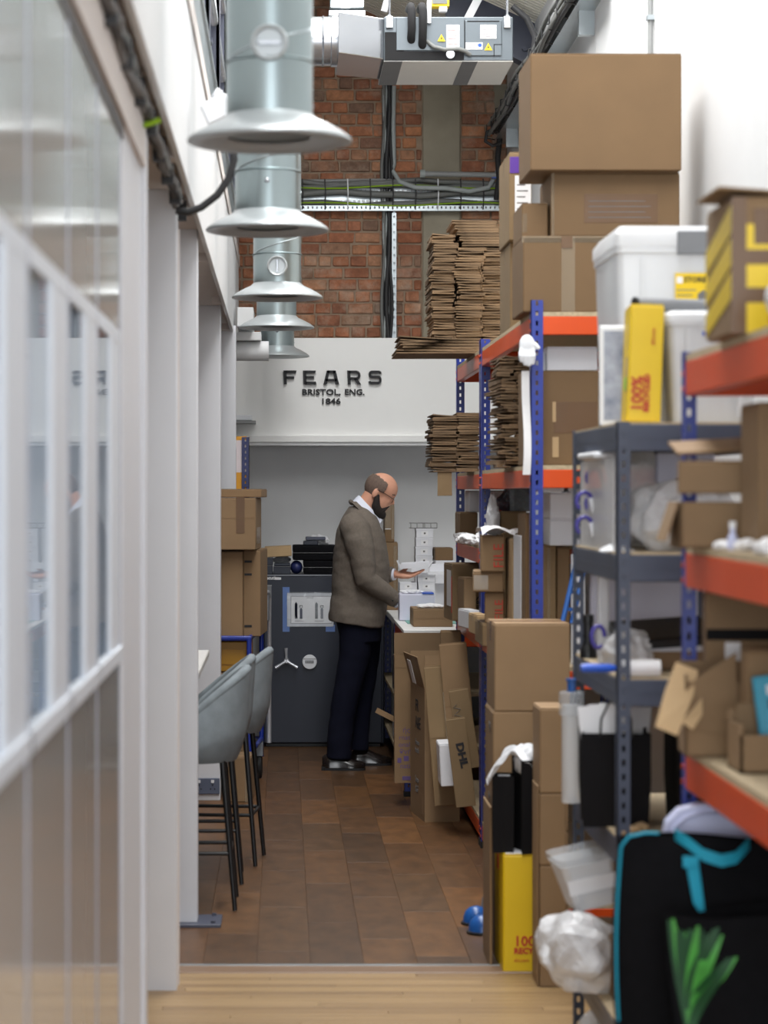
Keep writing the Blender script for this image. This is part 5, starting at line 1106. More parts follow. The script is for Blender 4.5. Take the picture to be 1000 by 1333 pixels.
mb.grid(pbf, 22, 20); mb.grid(lambda u, v: pbf(u, v)*1.0+Vector((0, .12*math.sin(max(.02, u)*3.12)+.02, 0)), 22, 20); mb.build('bag_body', 'black_fabric', pb, False, smooth=60)
for k in range(17):
    u0 = .055+.025*random.random(); v0 = .66+.03*(k % 3); u1 = .015+.0175*k; v1 = .955+.035*random.random() if k < 14 else .90; w = .009+.007*random.random()
    def leaf(a, b, u0=u0, v0=v0, u1=u1, v1=v1, w=w): 
        t = b; u = u0+(u1-u0)*t**1.5; v = v0+(v1-v0)*t; q = pbf(min(1, u), min(1, v)); return q+Vector(((a-.5)*2*w*math.sin(.25+t*2.6), -.0035-.0012*(k % 4), 0))
    MB().grid(leaf, 2, 14).build('printed_leaf', 'leaf_green' if k % 3 == 1 else 'green_print', pb, False, smooth=60)
o = bx(wx(982, 5.2), wx(1010, 5.2), 5.2, 5.3, .001, .53).build('pale_carton_end', 'paper_grey', bevel=.004); bpy.data.objects.remove(o)
# ================================================================= STOOLS AND BAR TABLE
def make_stool():
    t = thing('bar_stool', 'x', 'stool')
    # local: back towards +x, seat towards -x
    def ring(z, k):      # horizontal outline of the bucket at height z, u from left arm round the back to right arm
        pass
    n = 28; rows = 14
    def shell(off):
        def fn(u, v):
            a = R(-128+256*u)                       # 0 = straight back
            c = math.cos(a)
            top = .04+.315*max(0, (c+.62)/1.62)**.9 # bucket rim: high at the back, low at the arms
            z = .575+top*v
            r = (.178+.034*min(1, v*3)**.7-.006*v-off)
            lean = .03*v
            x = r*math.cos(a)*1.0+lean*max(0, c); y = r*1.08*math.sin(a)*(1-.16*v*v)
            return Vector((x, y, z))
        return fn
    mb = MB().grid(shell(0), n, rows); mb.build('shell', 'stool_fabric', t, False, solid=.036, smooth=70)
    MB().tube([shell(.018)(i/28, 1) for i in range(29)], .0195, 10).build('rim', 'stool_fabric', t, False, smooth=70)
    MB().lathe([(.02, .570), (.15, .572), (.178, .59), (.18, .62)], n=32, cap=True).build('under_shell', 'stool_fabric', t, False, smooth=50)
    MB().lathe([(.165, .62), (.178, .64), (.175, .70), (.15, .722), (.02, .73)], n=32).build('seat', 'stool_fabric', t, False, smooth=60)
    ft = {}
    for sx in (-1, 1):
        for sy in (-1, 1):
            a, b = Vector((sx*.125, sy*.125, .58)), Vector((sx*.175, sy*.165, .004)); ft[sx, sy] = (a, b)
            MB().tube([a, b], [.0125, .0095], 10).build('leg', 'black_plastic', t, False, smooth=60)
    g = lambda s, k: s[0]+(s[1]-s[0])*k
    for k in (.62,):
        for p, q in (((-1, -1), (1, -1)), ((1, -1), (1, 1)), ((1, 1), (-1, 1)), ((-1, 1), (-1, -1))): MB().tube([g(ft[p], k), g(ft[q], k)], .008, 8).build('footrest', 'black_plastic', t, False, smooth=60)
    return t
s1 = make_stool()
spots = ((-.36, 9.57, 0, 'grey upholstered bar stool closest to the column with the base plate'), (-.348, 10.20, R(1), 'middle grey upholstered bar stool of the row at the bar table'), (-.275, 10.70, R(-6), 'grey upholstered bar stool pulled out nearest the loaded trolley'))
for i, (x, y, rz, lb) in enumerate(spots):
    o = s1 if i == 0 else copy_tree(s1); o.location = (x, y, .001); o.rotation_euler = (0, 0, rz); tag(o, lb, 'stool', 'bar stools at the bar table')
bt_ = thing('bar_table', 'white bar table with a thin top behind the grey stools', 'table', (-.75, 10.2, 0))
bx(-1.15, -.333, 9.25, 10.98, .885, .915).build('table_top', 'marble', bt_, bevel=.004)
for y in (9.45, 10.95):
    bx(-1.1, -.95, y-.04, y+.04, .0015, .885).build('leg', 'black_plastic', bt_)
# ================================================================= TROLLEY WITH CARTONS
TR = thing('trolley', 'blue tubular trolley with two decks and black castors carrying brown cartons', 'trolley', (-.44, 13.45, 0), rz=R(-4))
x0, x1, y0, y1, zd = -.30, .29, -.42, .42, .845
MB().tube([(x0, y0, zd), (x1, y0, zd), (x1, y1, zd), (x0, y1, zd), (x0, y0, zd)], .015, 10).build('deck_frame', 'rack_blue', TR, False, smooth=50)
bx(x0, x1, y0, y1, zd-.012, zd+.004).build('deck', 'black_plastic', TR, False)
MB().tube([(x0, y0, .22), (x1, y0, .22), (x1, y1, .22), (x0, y1, .22), (x0, y0, .22)], .015, 10).build('deck_frame', 'rack_blue', TR, False, smooth=50)
bx(x0, x1, y0, y1, .208, .222).build('deck', 'black_plastic', TR, False)
for x in (x0, x1):
    for y in (y0, y1): MB().tube([(x, y, .12), (x, y, zd)], .0135, 10).build('upright', 'rack_blue', TR, False, smooth=50)
for x in (x0+.03, x1-.01):
    for y in (y0+.05, y1-.05):
        cst = MB().lathe([(.02, -.016), (.06, -.016), (.066, -.008), (.066, .008), (.06, .016), (.02, .016)], n=20, T=Matrix.Translation((x, y, .067)) @ Matrix.Rotation(R(90), 4, 'Y')).build('castor', 'rubber', TR, False, smooth=40)
        bx(x-.024, x+.024, y-.03, y+.03, .13, .21).build('fork', 'steel_grey', cst, False)
MB().tube([(x1+.045, y1-.02, .2), (x1+.045, y1-.02, 1.02), (x1+.04, y1-.06, 1.06), (x1+.03, y1-.2, 1.06)], .014, 10).build('push_handle', 'chrome', TR, False, smooth=50)
bx(x1+.0, x1+.05, y1-.1, y1-.02, .9, 1.05).build('handle_plate', 'steel_grey', TR, False, bevel=.004)
dz = zd+.004
c = carton('tall brown carton on the trolley deck under the taped carton, its side in shade', -.66, wx(318, 13.1), 13.08, 13.5, dz, wz(718, 13.08), 'kraft_light', tape=None, rz=R(-2))
c = carton('second tall brown carton on the trolley deck with small black prints', wx(318, 13.1)+.012, wx(344, 13.5), 13.12, 13.62, dz, wz(716, 13.1), 'kraft', tape=None, rz=R(-4)); [patch(c, -.04, .0, z, z+.012, -.251, 'ink', 'print_mark') for z in (.05, .33, .4)]
c = carton('long taped carton with a torn top edge on the tall trolley cartons', -.68, wx(336, 13.0), 13.0, 13.5, wz(716, 13.05)+.002, wz(648, 13.0), 'kraft_light', tape=None, rz=R(-3)); patch(c, .17, .215, .09, .285, -.251, 'tape_brown', 'tape'); patch(c, -.2, .277, .17, .172, -.251, 'kraft_light', 'fold_line')
spatch(c, -.2, .1, .03, .12, .2785, 'tape_clear', 'tape')
c = carton('flat carton lid lying on top of the long taped carton', -.66, wx(344, 13.2), 13.1, 13.6, wz(648, 13.0)+.002, wz(637, 13.15)+.002, 'kraft_light', tape=None, rz=R(-3))
cr2 = carton('amber plastic crate hanging under the upper trolley deck', -.70, wx(328, 13.1), 13.1, 13.6, .66, .825, 'amber_crate', tape=None, flaps=False, name='storage_crate', cat='crate'); patch(cr2, -.1, .26, .04, .12, -.251, 'amber_crate', 'raised_panel', .006)
c = carton('brown carton on the lower trolley deck under the amber crate', -.70, wx(326, 13.1), 13.1, 13.6, .2245, .655, 'kraft', tape='clear')
c = carton('clear-taped brown carton on the floor before the trolley wheels', wx(300, 12.9), wx(329, 12.9), 12.72, 12.98, .0015, .24, 'kraft', tape='clear', rz=R(-4)); patch(c, .03, .055, 0, .23, -.131, 'tape_clear', 'tape')
# rack end beside it: navy upright and orange beam, its pinkish reflection painted as a pale panel
ru = thing('rack_end', 'navy rack upright with an orange beam and its painted pale reflection behind the trolley cartons', 'rack', (wx(315, 14.6), 14.6, 0))
post_mesh(wx(324.5, 14.6), 14.6, .0, wz(569, 14.6), -1, 1).build('post', 'rack_navy', ru)
bx(wx(300, 14.6), wx(321, 14.6), 14.61, 14.63, wz(573, 14.6), wz(568, 14.6)).build('beam', 'orange_panel', ru); bx(wx(300, 14.6), wx(321, 14.6), 14.61, 14.62, wz(615, 14.6), wz(573, 14.6)).build('panel', 'pink_white', ru); bx(wx(300, 14.6), wx(321, 14.6), 14.61, 14.63, wz(650, 14.6), wz(615, 14.6)).build('beam', 'orange_panel', ru)
# ================================================================= SAFE AND WHAT LIES ON IT
SYF = 15.5
def sx_(px): return wx(px, SYF)
def sz_(py): return wz(py, SYF)
sf = thing('safe', 'dark blue-grey steel safe with three-spoke handle and round keypad behind the man', 'safe', (.25, SYF, 0))
ST = sz_(748)
bx(sx_(341), sx_(500), SYF, SYF+.66, .02, ST).build('body', 'safe_paint', sf, bevel=.006)
dr_ = bx(sx_(344), sx_(497), SYF-.03, SYF-.003, .03, ST-.012).build('door', 'safe_paint', sf, bevel=.004)
bx(sx_(341), sx_(500), SYF-.028, SYF+.0, ST-.008, ST+.001).build('edge_trim', 'safe_edge', sf)
bx(sx_(346), sx_(495), SYF+.02, SYF+.6, 0.0015, .02).build('plinth', 'black_plastic', sf)
hx, hz = sx_(373), sz_(859.5)
for a in (92, 212, 328):
    d = Vector((math.cos(R(a)), 0, math.sin(R(a))))
    MB().tube([Vector((hx, SYF-.065, hz)), Vector((hx, SYF-.07, hz))+d*.04, Vector((hx, SYF-.072, hz))+d*.082], [.011, .009, .013], 10).build('handle_spoke', 'chrome', dr_, smooth=60)
MB().lathe([(.018, 0), (.018, .035), (.012, .045)], n=16, T=Matrix.Translation((hx, SYF-.03, hz)) @ Matrix.Rotation(R(90), 4, 'X')).build('handle_hub', 'chrome', dr_, smooth=50)
kp = MB().lathe([(.046, 0), (.047, .018), (.044, .024), (.003, .025)], n=32, T=Matrix.Translation((sx_(403), SYF-.03, sz_(861))) @ Matrix.Rotation(R(90), 4, 'X')).build('keypad', 'white_plastic', dr_, smooth=40)
for r_ in range(2):
    for k in range(5): bx(sx_(403)-.027+k*.011, sx_(403)-.019+k*.011, SYF-.058, SYF-.0545, sz_(861)-.008+r_*.010, sz_(861)-.001+r_*.010).build('key', 'ink', kp)
bx(sx_(403)-.04, sx_(403)+.04, SYF-.0565, SYF-.0545, sz_(861)+.018, sz_(861)+.021).build('groove', 'ink_grey', kp)
text('maker_script', 'Executive', .03, 'paper', sf, (sx_(340.5)-.25, -.0315, sz_(754)), ext=.0008, bold=.001)
bx(sx_(358), sx_(366), SYF-.032, SYF-.029, sz_(754.5), sz_(751.5)).build('name_plate', 'paper', dr_)
# grey cabinet edge and plastic packet left of the door
gc = thing('notice_board', 'small grey framed board hanging at the safe door edge', 'board', (sx_(348), SYF-.05, sz_(787))); bx(sx_(340), sx_(353.5), SYF-.06, SYF-.04, sz_(788), sz_(762)).build('panel', 'grey_plastic', gc); bx(sx_(340), sx_(354), SYF-.062, SYF-.058, sz_(762.5), sz_(761)).build('frame_edge', 'pipe_grey', gc)
# framed strap drawing taped to the door
po = thing('strap_poster', 'plastic-sleeved drawing of four watch straps taped to the safe door', 'poster', (sx_(404), SYF-.031, sz_(817)))
bx(sx_(374), sx_(434), SYF-.034, SYF-.031, sz_(815), sz_(772)).build('sleeve', 'paper_grey', po); bx(sx_(379), sx_(432), SYF-.0345, SYF-.034, sz_(811), sz_(776)).build('sheet', 'paper', po)
for a, b, c_, d in ((378.6, 379.2, 776, 811), (431.6, 432.2, 776, 811), (378.6, 432.2, 775.7, 776.3), (378.6, 432.2, 810.7, 811.3)): bx(sx_(a), sx_(b), SYF-.035, SYF-.0345, sz_(d), sz_(c_)).build('border_line', 'ink_grey', po)
for px, kind in ((385.5, 0), (392, 1), (412, 0), (419, 1)):
    top = 783 if not kind else 790
    pts = [(sx_(px-1.7), SYF-.035, sz_(805)), (sx_(px+1.7), SYF-.035, sz_(805)), (sx_(px+1.7), SYF-.035, sz_(top+3)), (sx_(px), SYF-.035, sz_(top)), (sx_(px-1.7), SYF-.035, sz_(top+3))]
    q = MB().prism(pts, (0, -.002, 0)).build('strap_drawing', 'trouser_cloth' if not kind else 'steel_navy', po)
    if kind: MB().tube([Vector((sx_(px-1.8), SYF-.036, sz_(791))), Vector((sx_(px-1.8), SYF-.036, sz_(788))), Vector((sx_(px+1.8), SYF-.036, sz_(788))), Vector((sx_(px+1.8), SYF-.036, sz_(791)))], .002, 4).build('buckle', 'ink', q)
for a, b, y_ in ((399, 408, 777.8), (384, 396, 808), (410, 422, 808)): bx(sx_(a), sx_(b), SYF-.0355, SYF-.0345, sz_(y_+.3), sz_(y_-.3)).build('print_line', 'ink_grey', po)
for a, b, c_, d in ((368, 377, 764, 822), (424, 436, 813, 822)): bx(sx_(a), sx_(b), SYF-.0308, SYF-.0302, sz_(d), sz_(c_)).build('blue_tape', 'tape_blue', po)
MB().grid(lambda u, v: Vector((sx_(373.5+61*u), SYF-.037-.002*math.sin(u*9+v*5), sz_(815.5-45*v))), 12, 8).build('plastic_film', 'clear', po)
# things on top of the safe
for k, (a, b, z, h, m) in enumerate(((322, 355, 0, .058, 'safe_paint'), (356, 378.5, 0, .052, 'safe_paint'), (344, 355.5, .058, .052, 'safe_paint'))):
    t = C2(('navy flat presentation box on the safe beside the kraft carton', 'navy presentation box with pale edges on the safe top', 'upper navy presentation box under the kraft carton on the safe')[k], max(a, 342), b, SYF+.02, .3, ST+z+.001, ST+z+h, m, tape=None, flaps=False, name='presentation_box'); 
    ww = (wx(b, SYF+.02)-wx(max(a, 342), SYF+.02))/2; bx(-ww, ww, -.1515, -.15, h-.004, h-.001).build('pale_edge', 'grey_plastic', t, False)
t = C2('navy box wrapped in clear film on the navy presentation box', 357, 378, SYF+.05, .2, ST+.053, ST+.075, 'safe_paint', tape=None, flaps=False, name='presentation_box')
crumple('film_wrap', 'glossy film bundle on the navy presentation boxes', 'plastic wrap', (wx(367, 15.6), 15.62, ST+.076), (.055, .06, .022), 'film_dark', .35, 30, 50)
c = C2('pale kraft carton resting across the navy boxes on the safe', 345, 380, SYF+.03, .25, ST+.113, ST+.18, 'kraft_pale', tape=None, ry=R(-3))
for k, (a, b, z, h, lb) in enumerate(((395, 436, 0, .088, 'lower black padded case on the safe top'), (381, 438, .09, .095, 'upper black padded case on the safe top'))):
    t = thing('padded_case', lb, 'case', (wx((a+b)/2, SYF+.03), SYF+.2, ST+z+.001)); w = (wx(b, SYF)-wx(a, SYF))/2
    bx(-w, w, -.17, .17, 0, h*.48).build('lower_half', 'black_fabric', t, False, bevel=.012, seg=2); bx(-w, w, -.17, .17, h*.5, h).build('upper_half', 'black_fabric', t, False, bevel=.012, seg=2); MB().tube([(-w-.001, -.171, h*.49), (w+.001, -.171, h*.49)], .003, 6).build('zip', 'black_plastic', t, False)
o = MB().ell((wx(386, 15.6), 15.6, ST+.045), (.04, .06, .044), 16, 10).build('navy_pouch', 'rack_navy', smooth=60); tag(o, 'round navy pouch stuffed between navy boxes and black cases', 'pouch')
t = C2('navy watch box under the film-wrapped box on the black cases', 395, 414, SYF+.08, .15, ST+.187, ST+.217, 'safe_paint', tape=None, flaps=False, name='presentation_box')
t = C2('film-wrapped navy box, topmost on the black cases', 398, 424, SYF+.1, .15, ST+.218, ST+.243, 'steel_navy', tape=None, flaps=False, name='presentation_box')
crumple('film_wrap', 'loose clear film around the topmost navy box', 'plastic wrap', (wx(414, 15.6), 15.7, ST+.187), (.07, .05, .036), 'film', .35, 26, 61)
# ================================================================= THE MAN
MY = 14.3
def mp(px, py, dy=0): return Vector((wx(px, MY), MY+dy, wz(py, MY)))
man = thing('person', 'person in a brown tweed jacket and navy trousers reading a small white carton', 'person', (wx(455, MY), MY, 0))
def ellring(c, a, b, n=28, e=2.4, tilt=0):
    out = []
    for k in range(n):
        q = 2*math.pi*k/n; cx, sx = math.cos(q), math.sin(q)
        x = a*math.copysign(abs(cx)**(2/e), cx); y = b*math.copysign(abs(sx)**(2/e), sx)
        out.append(Vector((c.x+x, c.y+y, c.z+x*tilt)))
    return out
# ---- head frame: ear at the origin, nose towards +x, bowed forward
TH = R(25); EAR = mp(488.2, 641.5)
HT = Matrix.Translation(EAR) @ Matrix.Rotation(TH, 4, 'Y')
def hd(x, y, z): return HT @ Vector((x, y, z))
# ---- body: one continuous skin surface (head, neck, torso core, arms, hands, legs)
B = MB()
B.ell((.025, 0, .042), (.097, .077, .09), T=HT); B.ell((.052, 0, -.022), (.062, .064, .085), T=HT); B.ell((.062, 0, -.072), (.042, .05, .036), T=HT)
B.ell((.094, 0, .030), (.022, .046, .015), T=HT)                                   # brow
B.tube([hd(.100, 0, .022), hd(.113, 0, .002), hd(.122, 0, -.012), hd(.108, 0, -.02)], [.009, .012, .0145, .010], 10)   # nose
for s in (-1, 1):
    B.ell((.112, s*.011, -.012), (.010, .008, .008), 10, 6, T=HT)                    # nostrils
    B.ell((.085, s*.034, -.012), (.022, .02, .022), 12, 8, T=HT)                     # cheeks
    B.ell((.0, s*.076, .0), (.019, .010, .033), 14, 8, T=HT @ Matrix.Rotation(R(10), 4, 'Y'))  # ears
B.ell((.100, 0, -.052), (.012, .022, .006), 12, 6, T=HT); B.ell((.098, 0, -.062), (.012, .02, .007), 12, 6, T=HT)   # lips
B.tube([mp(467, 680), mp(472, 668), mp(479, 655), mp(486, 645)], [.075, .062, .056, .058], 20)
for py, a0, a1, hw in ((672, 452, 488, .15), (690, 444, 494, .18), (715, 440, 499, .175), (745, 439, 499, .16), (780, 440, 496, .16), (812, 443, 495, .165), (826, 448, 490, .15)):
    pass
rows = ((668, 456, 484, .10), (680, 449, 490, .165), (700, 442, 497, .18), (730, 440, 500, .165), (765, 440, 498, .155), (800, 441, 494, .165), (826, 446, 490, .16))
B.loft([ellring(mp((a+b)/2, py), wx(b, MY)/2-wx(a, MY)/2, hw) for py, a, b, hw in rows])
NA = dict(dy=-.215); FA = dict(dy=.215)
near = [mp(463, 690, -.19), mp(470, 722, -.225), mp(477, 752, -.23), mp(497, 768, -.20), mp(515, 781, -.17)]
far_ = [mp(468, 690, .19), mp(474, 722, .22), mp(482, 747, .22), mp(500, 749, .19), mp(517, 749, .16)]
for pth in (near, far_): B.tube(pth, [.058, .05, .042, .036, .027], 14)
legn = [mp(463, 815, -.09), mp(459, 860, -.10), mp(452, 900, -.10), mp(446, 940, -.10), mp(441, 985, -.10)]
legf = [mp(476, 815, .09), mp(477, 860, .10), mp(475, 900, .11), mp(471, 940, .115), mp(467, 978, .12)]
for pth in (legn, legf): B.tube(pth, [.08, .066, .05, .044, .036], 16)
def hand(base, fwd, up, size=1.0, curl=.5, thumb=1, palm_up=True):
    """palm and five separate fingers; fwd = wrist to knuckles, up = palm normal"""
    f = fwd.normalized(); u = (up-f*up.dot(f)).normalized(); s = f.cross(u).normalized()
    pw_ = .040*size
    for k in range(5):
        y = (k-2)/2*pw_*.72
        B.tube([base+s*y*.6, base+f*.04*size+s*y, base+f*.078*size+s*y], [.016*size, .0165*size, .013*size], 10, flat=.9)
    for k, (ln, yy) in enumerate(((.066, -.033), (.076, -.011), (.072, .011), (.056, .032))):
        p = base+f*.074*size+s*yy*size; d = f.copy(); pts = [p]; seg = ln*size/3; c = curl*(1+.15*k)
        for j in range(3):
            d = (d*math.cos(c*.55)+u*math.sin(c*.55)).normalized(); p = p+d*seg*1.15; pts.append(p)
        B.tube(pts, [.0092*size, .0088*size, .008*size, .0062*size], 8)
    tb = base+f*.02*size-s*.03*size*thumb
    B.tube([tb, tb+(f*.6-s*thumb*.7+u*.35).normalized()*.032*size, tb+(f*.75-s*thumb*.5+u*.7).normalized()*.062*size, tb+(f*.9-s*thumb*.3+u*.75).normalized()*.082*size], [.014*size, .012*size, .010*size, .007*size], 8)
hb = far_[-1]
hand(hb, Vector((1, -.15, -.06)), Vector((.15, -.25, 1)), 1.12, .36, thumb=1)
hand(near[-1], Vector((.75, .25, -.55)), Vector((.3, .9, .3)), .98, .5, thumb=-1)
body = remesh(B, 'body', 'skin', man, .0055, 3)
# ---- eyes, hair, beard, glasses
for s in (-1, 1):
    e = MB().ell((.092, s*.031, .012), (.011, .012, .010), 14, 10, T=HT).build('eye', 'paper', man, smooth=80); MB().ell((.1015, s*.031, .010), (.003, .005, .005), 10, 6, T=HT).build('iris', 'ink', e, smooth=80)
    MB().tube([hd(.104, s*.014, .033), hd(.108, s*.03, .037), hd(.096, s*.05, .033)], [.004, .0055, .003], 8).build('eyebrow', 'beard', man, smooth=80)
def shell_part(name, m, ells, keep, grow, th, vox=.004):
    mb = MB()
    for c, r in ells: mb.ell(c, tuple(q+grow for q in r), 160, 110)
    me_v = mb.v; keepf = []
    for f in mb.f:
        c = sum((me_v[i] for i in f), Vector())/len(f)
        if keep(c): keepf.append(f)
    mb.f = keepf; mb.v = [HT @ v for v in mb.v]
    return mb.build(name, m, man, solid=-th, smooth=80)
def hair_keep(c):
    x, y, z = c; k = .006*noise.noise(c*60); x += k; z += k
    if z > .098-.35*max(0, x+.02): return False
    if x > .045+.10*(z-.03): return False
    if x > -.002 and z < .018: return False
    return z > -.045 and x > -.12
hr = shell_part('hair', 'hair', [((.025, 0, .042), (.097, .077, .09))], hair_keep, .0035, .003)
# nape hair follows the skull down to the neck
bd = MB(); 
for s in (-1, 1):
    bd.tube([hd(.018, s*.070, -.002), hd(.024, s*.068, -.03), hd(.034, s*.060, -.065), hd(.055, s*.046, -.092), hd(.085, s*.022, -.104)], [.010, .018, .026, .031, .031], 12)
    bd.tube([hd(.105, s*.004, -.036), hd(.103, s*.020, -.041), hd(.093, s*.034, -.058), hd(.08, s*.04, -.08)], [.008, .009, .012, .018], 10)
bd.ell((.080, 0, -.102), (.038, .040, .031), T=HT); bd.ell((.06, 0, -.09), (.035, .05, .024), T=HT)
remesh(bd, 'beard', 'beard', man, .004, 3)
gs_ = MB()
for s in (-1, 1):
    gs_.tube([hd(.0, s*.082, .022), hd(.05, s*.079, .02), hd(.108, s*.060, .012)], .0022, 6)
    gs_.tube([hd(.114, s*.034+.024*math.cos(a*.52), .004+.017*math.sin(a*.52)) for a in range(13)], .0018, 6)
gs_.tube([hd(.115, -.010, .008), hd(.119, 0, .012), hd(.115, .010, .008)], .002, 6)
gf = gs_.build('glasses', 'metal_frame', man, smooth=60)
for s in (-1, 1): MB().prism([hd(.114, s*.034+.0225*math.cos(a*.5236), .004+.0155*math.sin(a*.5236)) for a in range(12)], (HT.to_3x3() @ Vector((.0015, 0, 0)))).build('lens', 'lens', gf)
# ---- shirt: collar and cuff
sh = MB()
def colring(nape, throat, lat, dn=0):
    """collar ring slanting from the nape down to the throat"""
    a_, b_ = mp(*nape), mp(*throat); c = (a_+b_)/2; h_ = (b_-a_)/2
    return [c+h_*math.cos(2*math.pi*k/32)+Vector((0, lat, 0))*math.sin(2*math.pi*k/32) for k in range(32)]
sh.loft([colring((459.5, 652), (490, 684), .082), colring((463.5, 647.5), (494.5, 680), .075), colring((467, 644.5), (497, 676.5), .066), colring((468.5, 645.5), (495, 676), .063), colring((464, 651), (490, 682), .07)], cap=False)
so_ = sh.build('shirt_collar', 'shirt_cloth', man, smooth=60)
mb = MB()
for s in (-1, 1):
    mb.prism([mp(490, 670, s*.04), mp(497.5, 676.5, s*.030), mp(492.5, 684.5, s*.05), mp(486, 679, s*.068)], (0, s*.006, 0)); mb.build('collar_point', 'shirt_cloth', so_); mb = MB()

mb = MB(); mb.tube([mp(483, 674), mp(488, 684), mp(491, 694)], [.03, .034, .034], 16); mb.build('shirt_front', 'shirt_cloth', man, smooth=60)
# ---- jacket: torso and both sleeves, one surface
J = MB()
rows = ((659, 454, 474, .075), (664, 451, 482, .115), (672, 446.5, 490, .165), (682, 441.5, 495, .20), (696, 437.5, 500, .213), (715, 434.8, 504.5, .212), (740, 433, 507, .203), (765, 431.8, 506.5, .197), (788, 429.8, 503.5, .203), (806, 428.2, 500.5, .212), (812, 428, 499, .213))
J.loft([ellring(mp((a+b)/2, py), wx(b, MY)/2-wx(a, MY)/2, hw, 36, 2.5, tilt=(-.13 if py > 780 else 0)) for py, a, b, hw in rows])
J.tube([mp(457, 682, -.13), near[0], mp(466, 705, -.215), near[1], near[2]+Vector((-.012, 0, -.005)), near[3], near[4]+Vector((-.006, 0, .004))], [.085, .088, .082, .076, .066, .056, .046], 20)
J.tube([mp(463, 682, .13), far_[0], far_[1], far_[2]+Vector((-.012, 0, -.005)), far_[3], far_[4]+Vector((-.018, 0, 0))], [.085, .085, .075, .064, .054, .043], 20)
jk = remesh(J, 'jacket', 'jacket_cloth', man, .0065, 4)
nrm = [v.normal.copy() for v in jk.data.vertices]
for v, vn in zip(jk.data.vertices, nrm):   # soft cloth folds, strongest on the sleeves
    p = v.co; n_ = noise.noise(Vector((p.x*9, p.y*7, p.z*16)))+.5*noise.noise(Vector((p.x*22+5, p.y*12, p.z*30)))
    v.co = p+vn*n_*.0055
# collar and lapel, pocket flap, buttons
lp_ = MB()
cl_pts = lambda s: [mp(458, 655, s*.052), mp(461, 655, s*.075), mp(467, 661, s*.094), mp(475, 669.5, s*.100), mp(483, 679, s*.094), mp(490, 690, s*.08), mp(497, 706, s*.064), mp(502, 722, s*.05)]
for s in (-1, 1):
    ps_ = cl_pts(s)
    rings = [[p+Vector((-.014, s*.018, .004)), p+Vector((.012, s*.0, .010)), p+Vector((.014, s*-.006, .002)), p+Vector((-.012, s*.010, -.006))] for p in ps_]
    lp_.loft(rings)
lp_.tube([mp(458.5, 655, -.06), mp(457, 653.5, -.03), mp(456.5, 653, 0), mp(457, 653.5, .03), mp(458.5, 655, .06)], .013, 8)
lp_.build('lapel', 'jacket_cloth', jk, smooth=50)
mb = MB(); mb.prism([mp(447, 776, -.207), mp(470, 779, -.213), mp(469.5, 787, -.213), mp(446.5, 784, -.208)], (0, -.007, 0)); bpy.data.objects.remove(mb.build('pocket_flap', 'lapel_cloth', jk))
for k in range(4): MB().ell(mp(502.5+2.2*k, 774.5+1.7*k, -.226), (.0055, .005, .0055), 10, 6).build('cuff_button', 'ink', jk, smooth=60)
cfp = near[4]; d_ = (near[4]-near[3]).normalized()
MB().tube([cfp+d_*.002, cfp+d_*.016], [.039, .037], 16).build('shirt_cuff', 'shirt_cloth', man, smooth=60)
df = (far_[4]-far_[3]).normalized(); MB().tube([far_[4]-df*.02, far_[4]-df*.004], [.037, .035], 16).build('shirt_cuff', 'shirt_cloth', man, smooth=60)
# ---- trousers
Tn = MB()
rows = ((790, 436, 497, .175), (806, 437, 497, .182), (820, 440, 497, .182), (834, 444, 496, .18))
Tn.loft([ellring(mp((a+b)/2, py), wx(b, MY)/2-wx(a, MY)/2, hw, 32, 2.5) for py, a, b, hw in rows])
Tn.tube([mp(463, 812, -.085), mp(461.5, 850, -.095), mp(454, 885, -.10), mp(447.5, 915, -.10), mp(443, 945, -.10), mp(440.5, 985, -.10)], [.103, .092, .082, .077, .074, .074], 24)
Tn.tube([mp(477, 812, .085), mp(477, 850, .095), mp(474.5, 885, .105), mp(471, 915, .115), mp(468.5, 945, .12), mp(467, 979, .12)], [.098, .085, .073, .067, .063, .062], 24)
tro = remesh(Tn, 'trousers', 'trouser_cloth', man, .0065, 4)
nrm = [v.normal.copy() for v in tro.data.vertices]
for v, vn in zip(tro.data.vertices, nrm):
    p = v.co; v.co = p+vn*.004*noise.noise(Vector((p.x*10, p.y*10, p.z*14)))
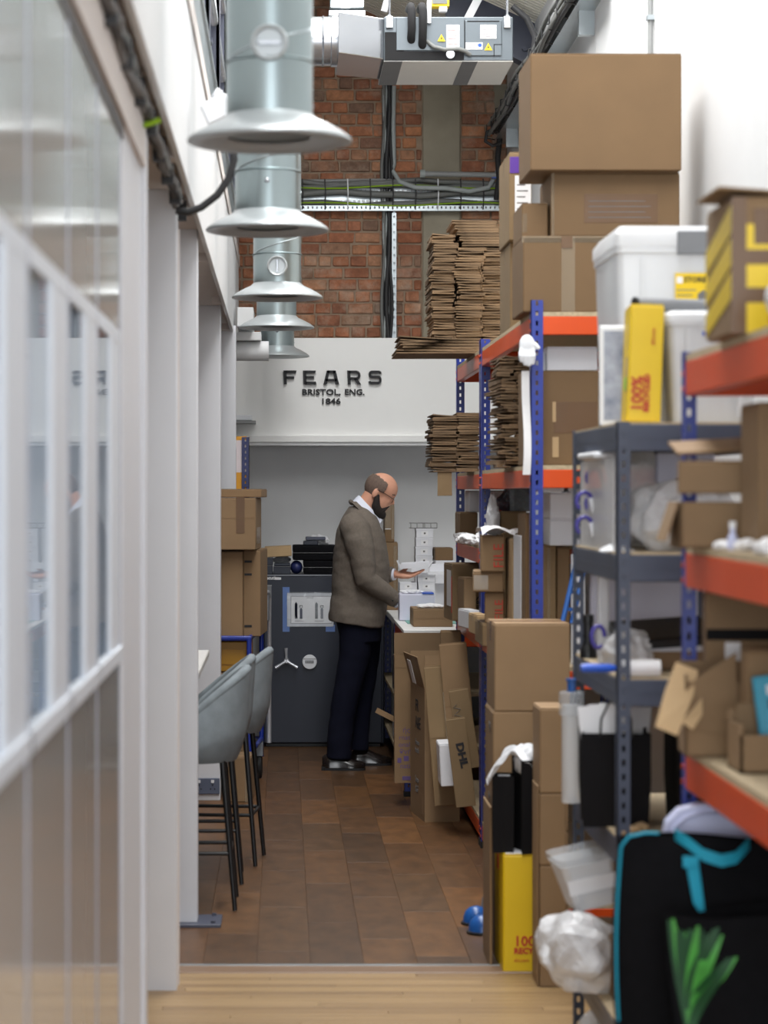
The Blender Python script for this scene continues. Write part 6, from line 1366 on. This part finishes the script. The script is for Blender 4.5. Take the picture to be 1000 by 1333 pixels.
# ---- shoes
def shoe(hx_, y, L, rz=0):
    mb = MB(); rings = []
    prof = ((0, .026, .062, .062), (.06, .034, .075, .072), (.18, .037, .082, .078), (.32, .036, .088, .080), (.45, .038, .078, .070), (.58, .043, .060, .052), (.72, .046, .047, .040), (.86, .042, .040, .033), (.96, .03, .033, .026), (1, .014, .026, .02))
    for u, hw, hh, _ in prof:
        c = Vector((hx_+u*L, y+rz*u*L, 0)); out = []
        for k in range(16):
            q = 2*math.pi*k/16; yy = hw*math.copysign(abs(math.cos(q))**.8, math.cos(q)); zz = math.sin(q)
            out.append(c+Vector((0, yy, .016+hh*(zz if zz > 0 else 0))) if zz > 0 else c+Vector((0, yy, .014)))
        rings.append(out)
    mb.loft(rings)
    t = mb.build('shoe', 'shoe_leather', man, smooth=50)
    sm = MB(); ol = [(u, hw+.004) for u, hw, _, _ in prof]
    pts = [(hx_+u*L-(.005 if u == 0 else 0), y+rz*u*L-hw, .001) for u, hw in ol]+[(hx_+u*L, y+rz*u*L+hw, .001) for u, hw in ol[::-1]]
    sm.prism(pts, (0, 0, .014)); sm.build('sole', 'rubber', t)
    bx(hx_-.004, hx_+.075, y-.034, y+.034, .001, .024).build('heel', 'rubber', t)
    for k in range(4): MB().tube([Vector((hx_+L*(.42+.05*k), y+rz*.1-.022, .082-.008*k)), Vector((hx_+L*(.43+.05*k), y+rz*.1, .093-.009*k)), Vector((hx_+L*(.42+.05*k), y+rz*.1+.022, .082-.008*k))], .0022, 6).build('lace', 'ink_grey', t)
shoe(wx(419.5, 14.2), 14.2, .253); shoe(wx(457, 14.42), 14.45, .245, .06)
# ---- the white carton he holds
hk2 = thing('held_carton', 'small open white carton resting on the man\'s raised palm', 'box', far_[-1]+Vector((.085, -.02, .038)), rot=(0, R(-4), R(-8)))
bx(-.055, .115, -.04, .045, 0, .003).build('base', 'white_card', hk2, False); bx(-.055, .115, .042, .045, .003, .035).build('wall', 'white_card', hk2, False); bx(-.055, .115, -.04, -.037, .003, .028).build('wall', 'white_card', hk2, False)
bx(-.002, .002, -.04, .045, 0, .055, T=Matrix.Translation((-.055, 0, 0)) @ Matrix.Rotation(R(-20), 4, 'Y')).build('flap', 'white_card', hk2, False); bx(-.002, .002, -.04, .045, 0, .04, T=Matrix.Translation((.115, 0, 0)) @ Matrix.Rotation(R(35), 4, 'Y')).build('flap', 'white_card', hk2, False)
bpy.data.scenes.remove(TS)
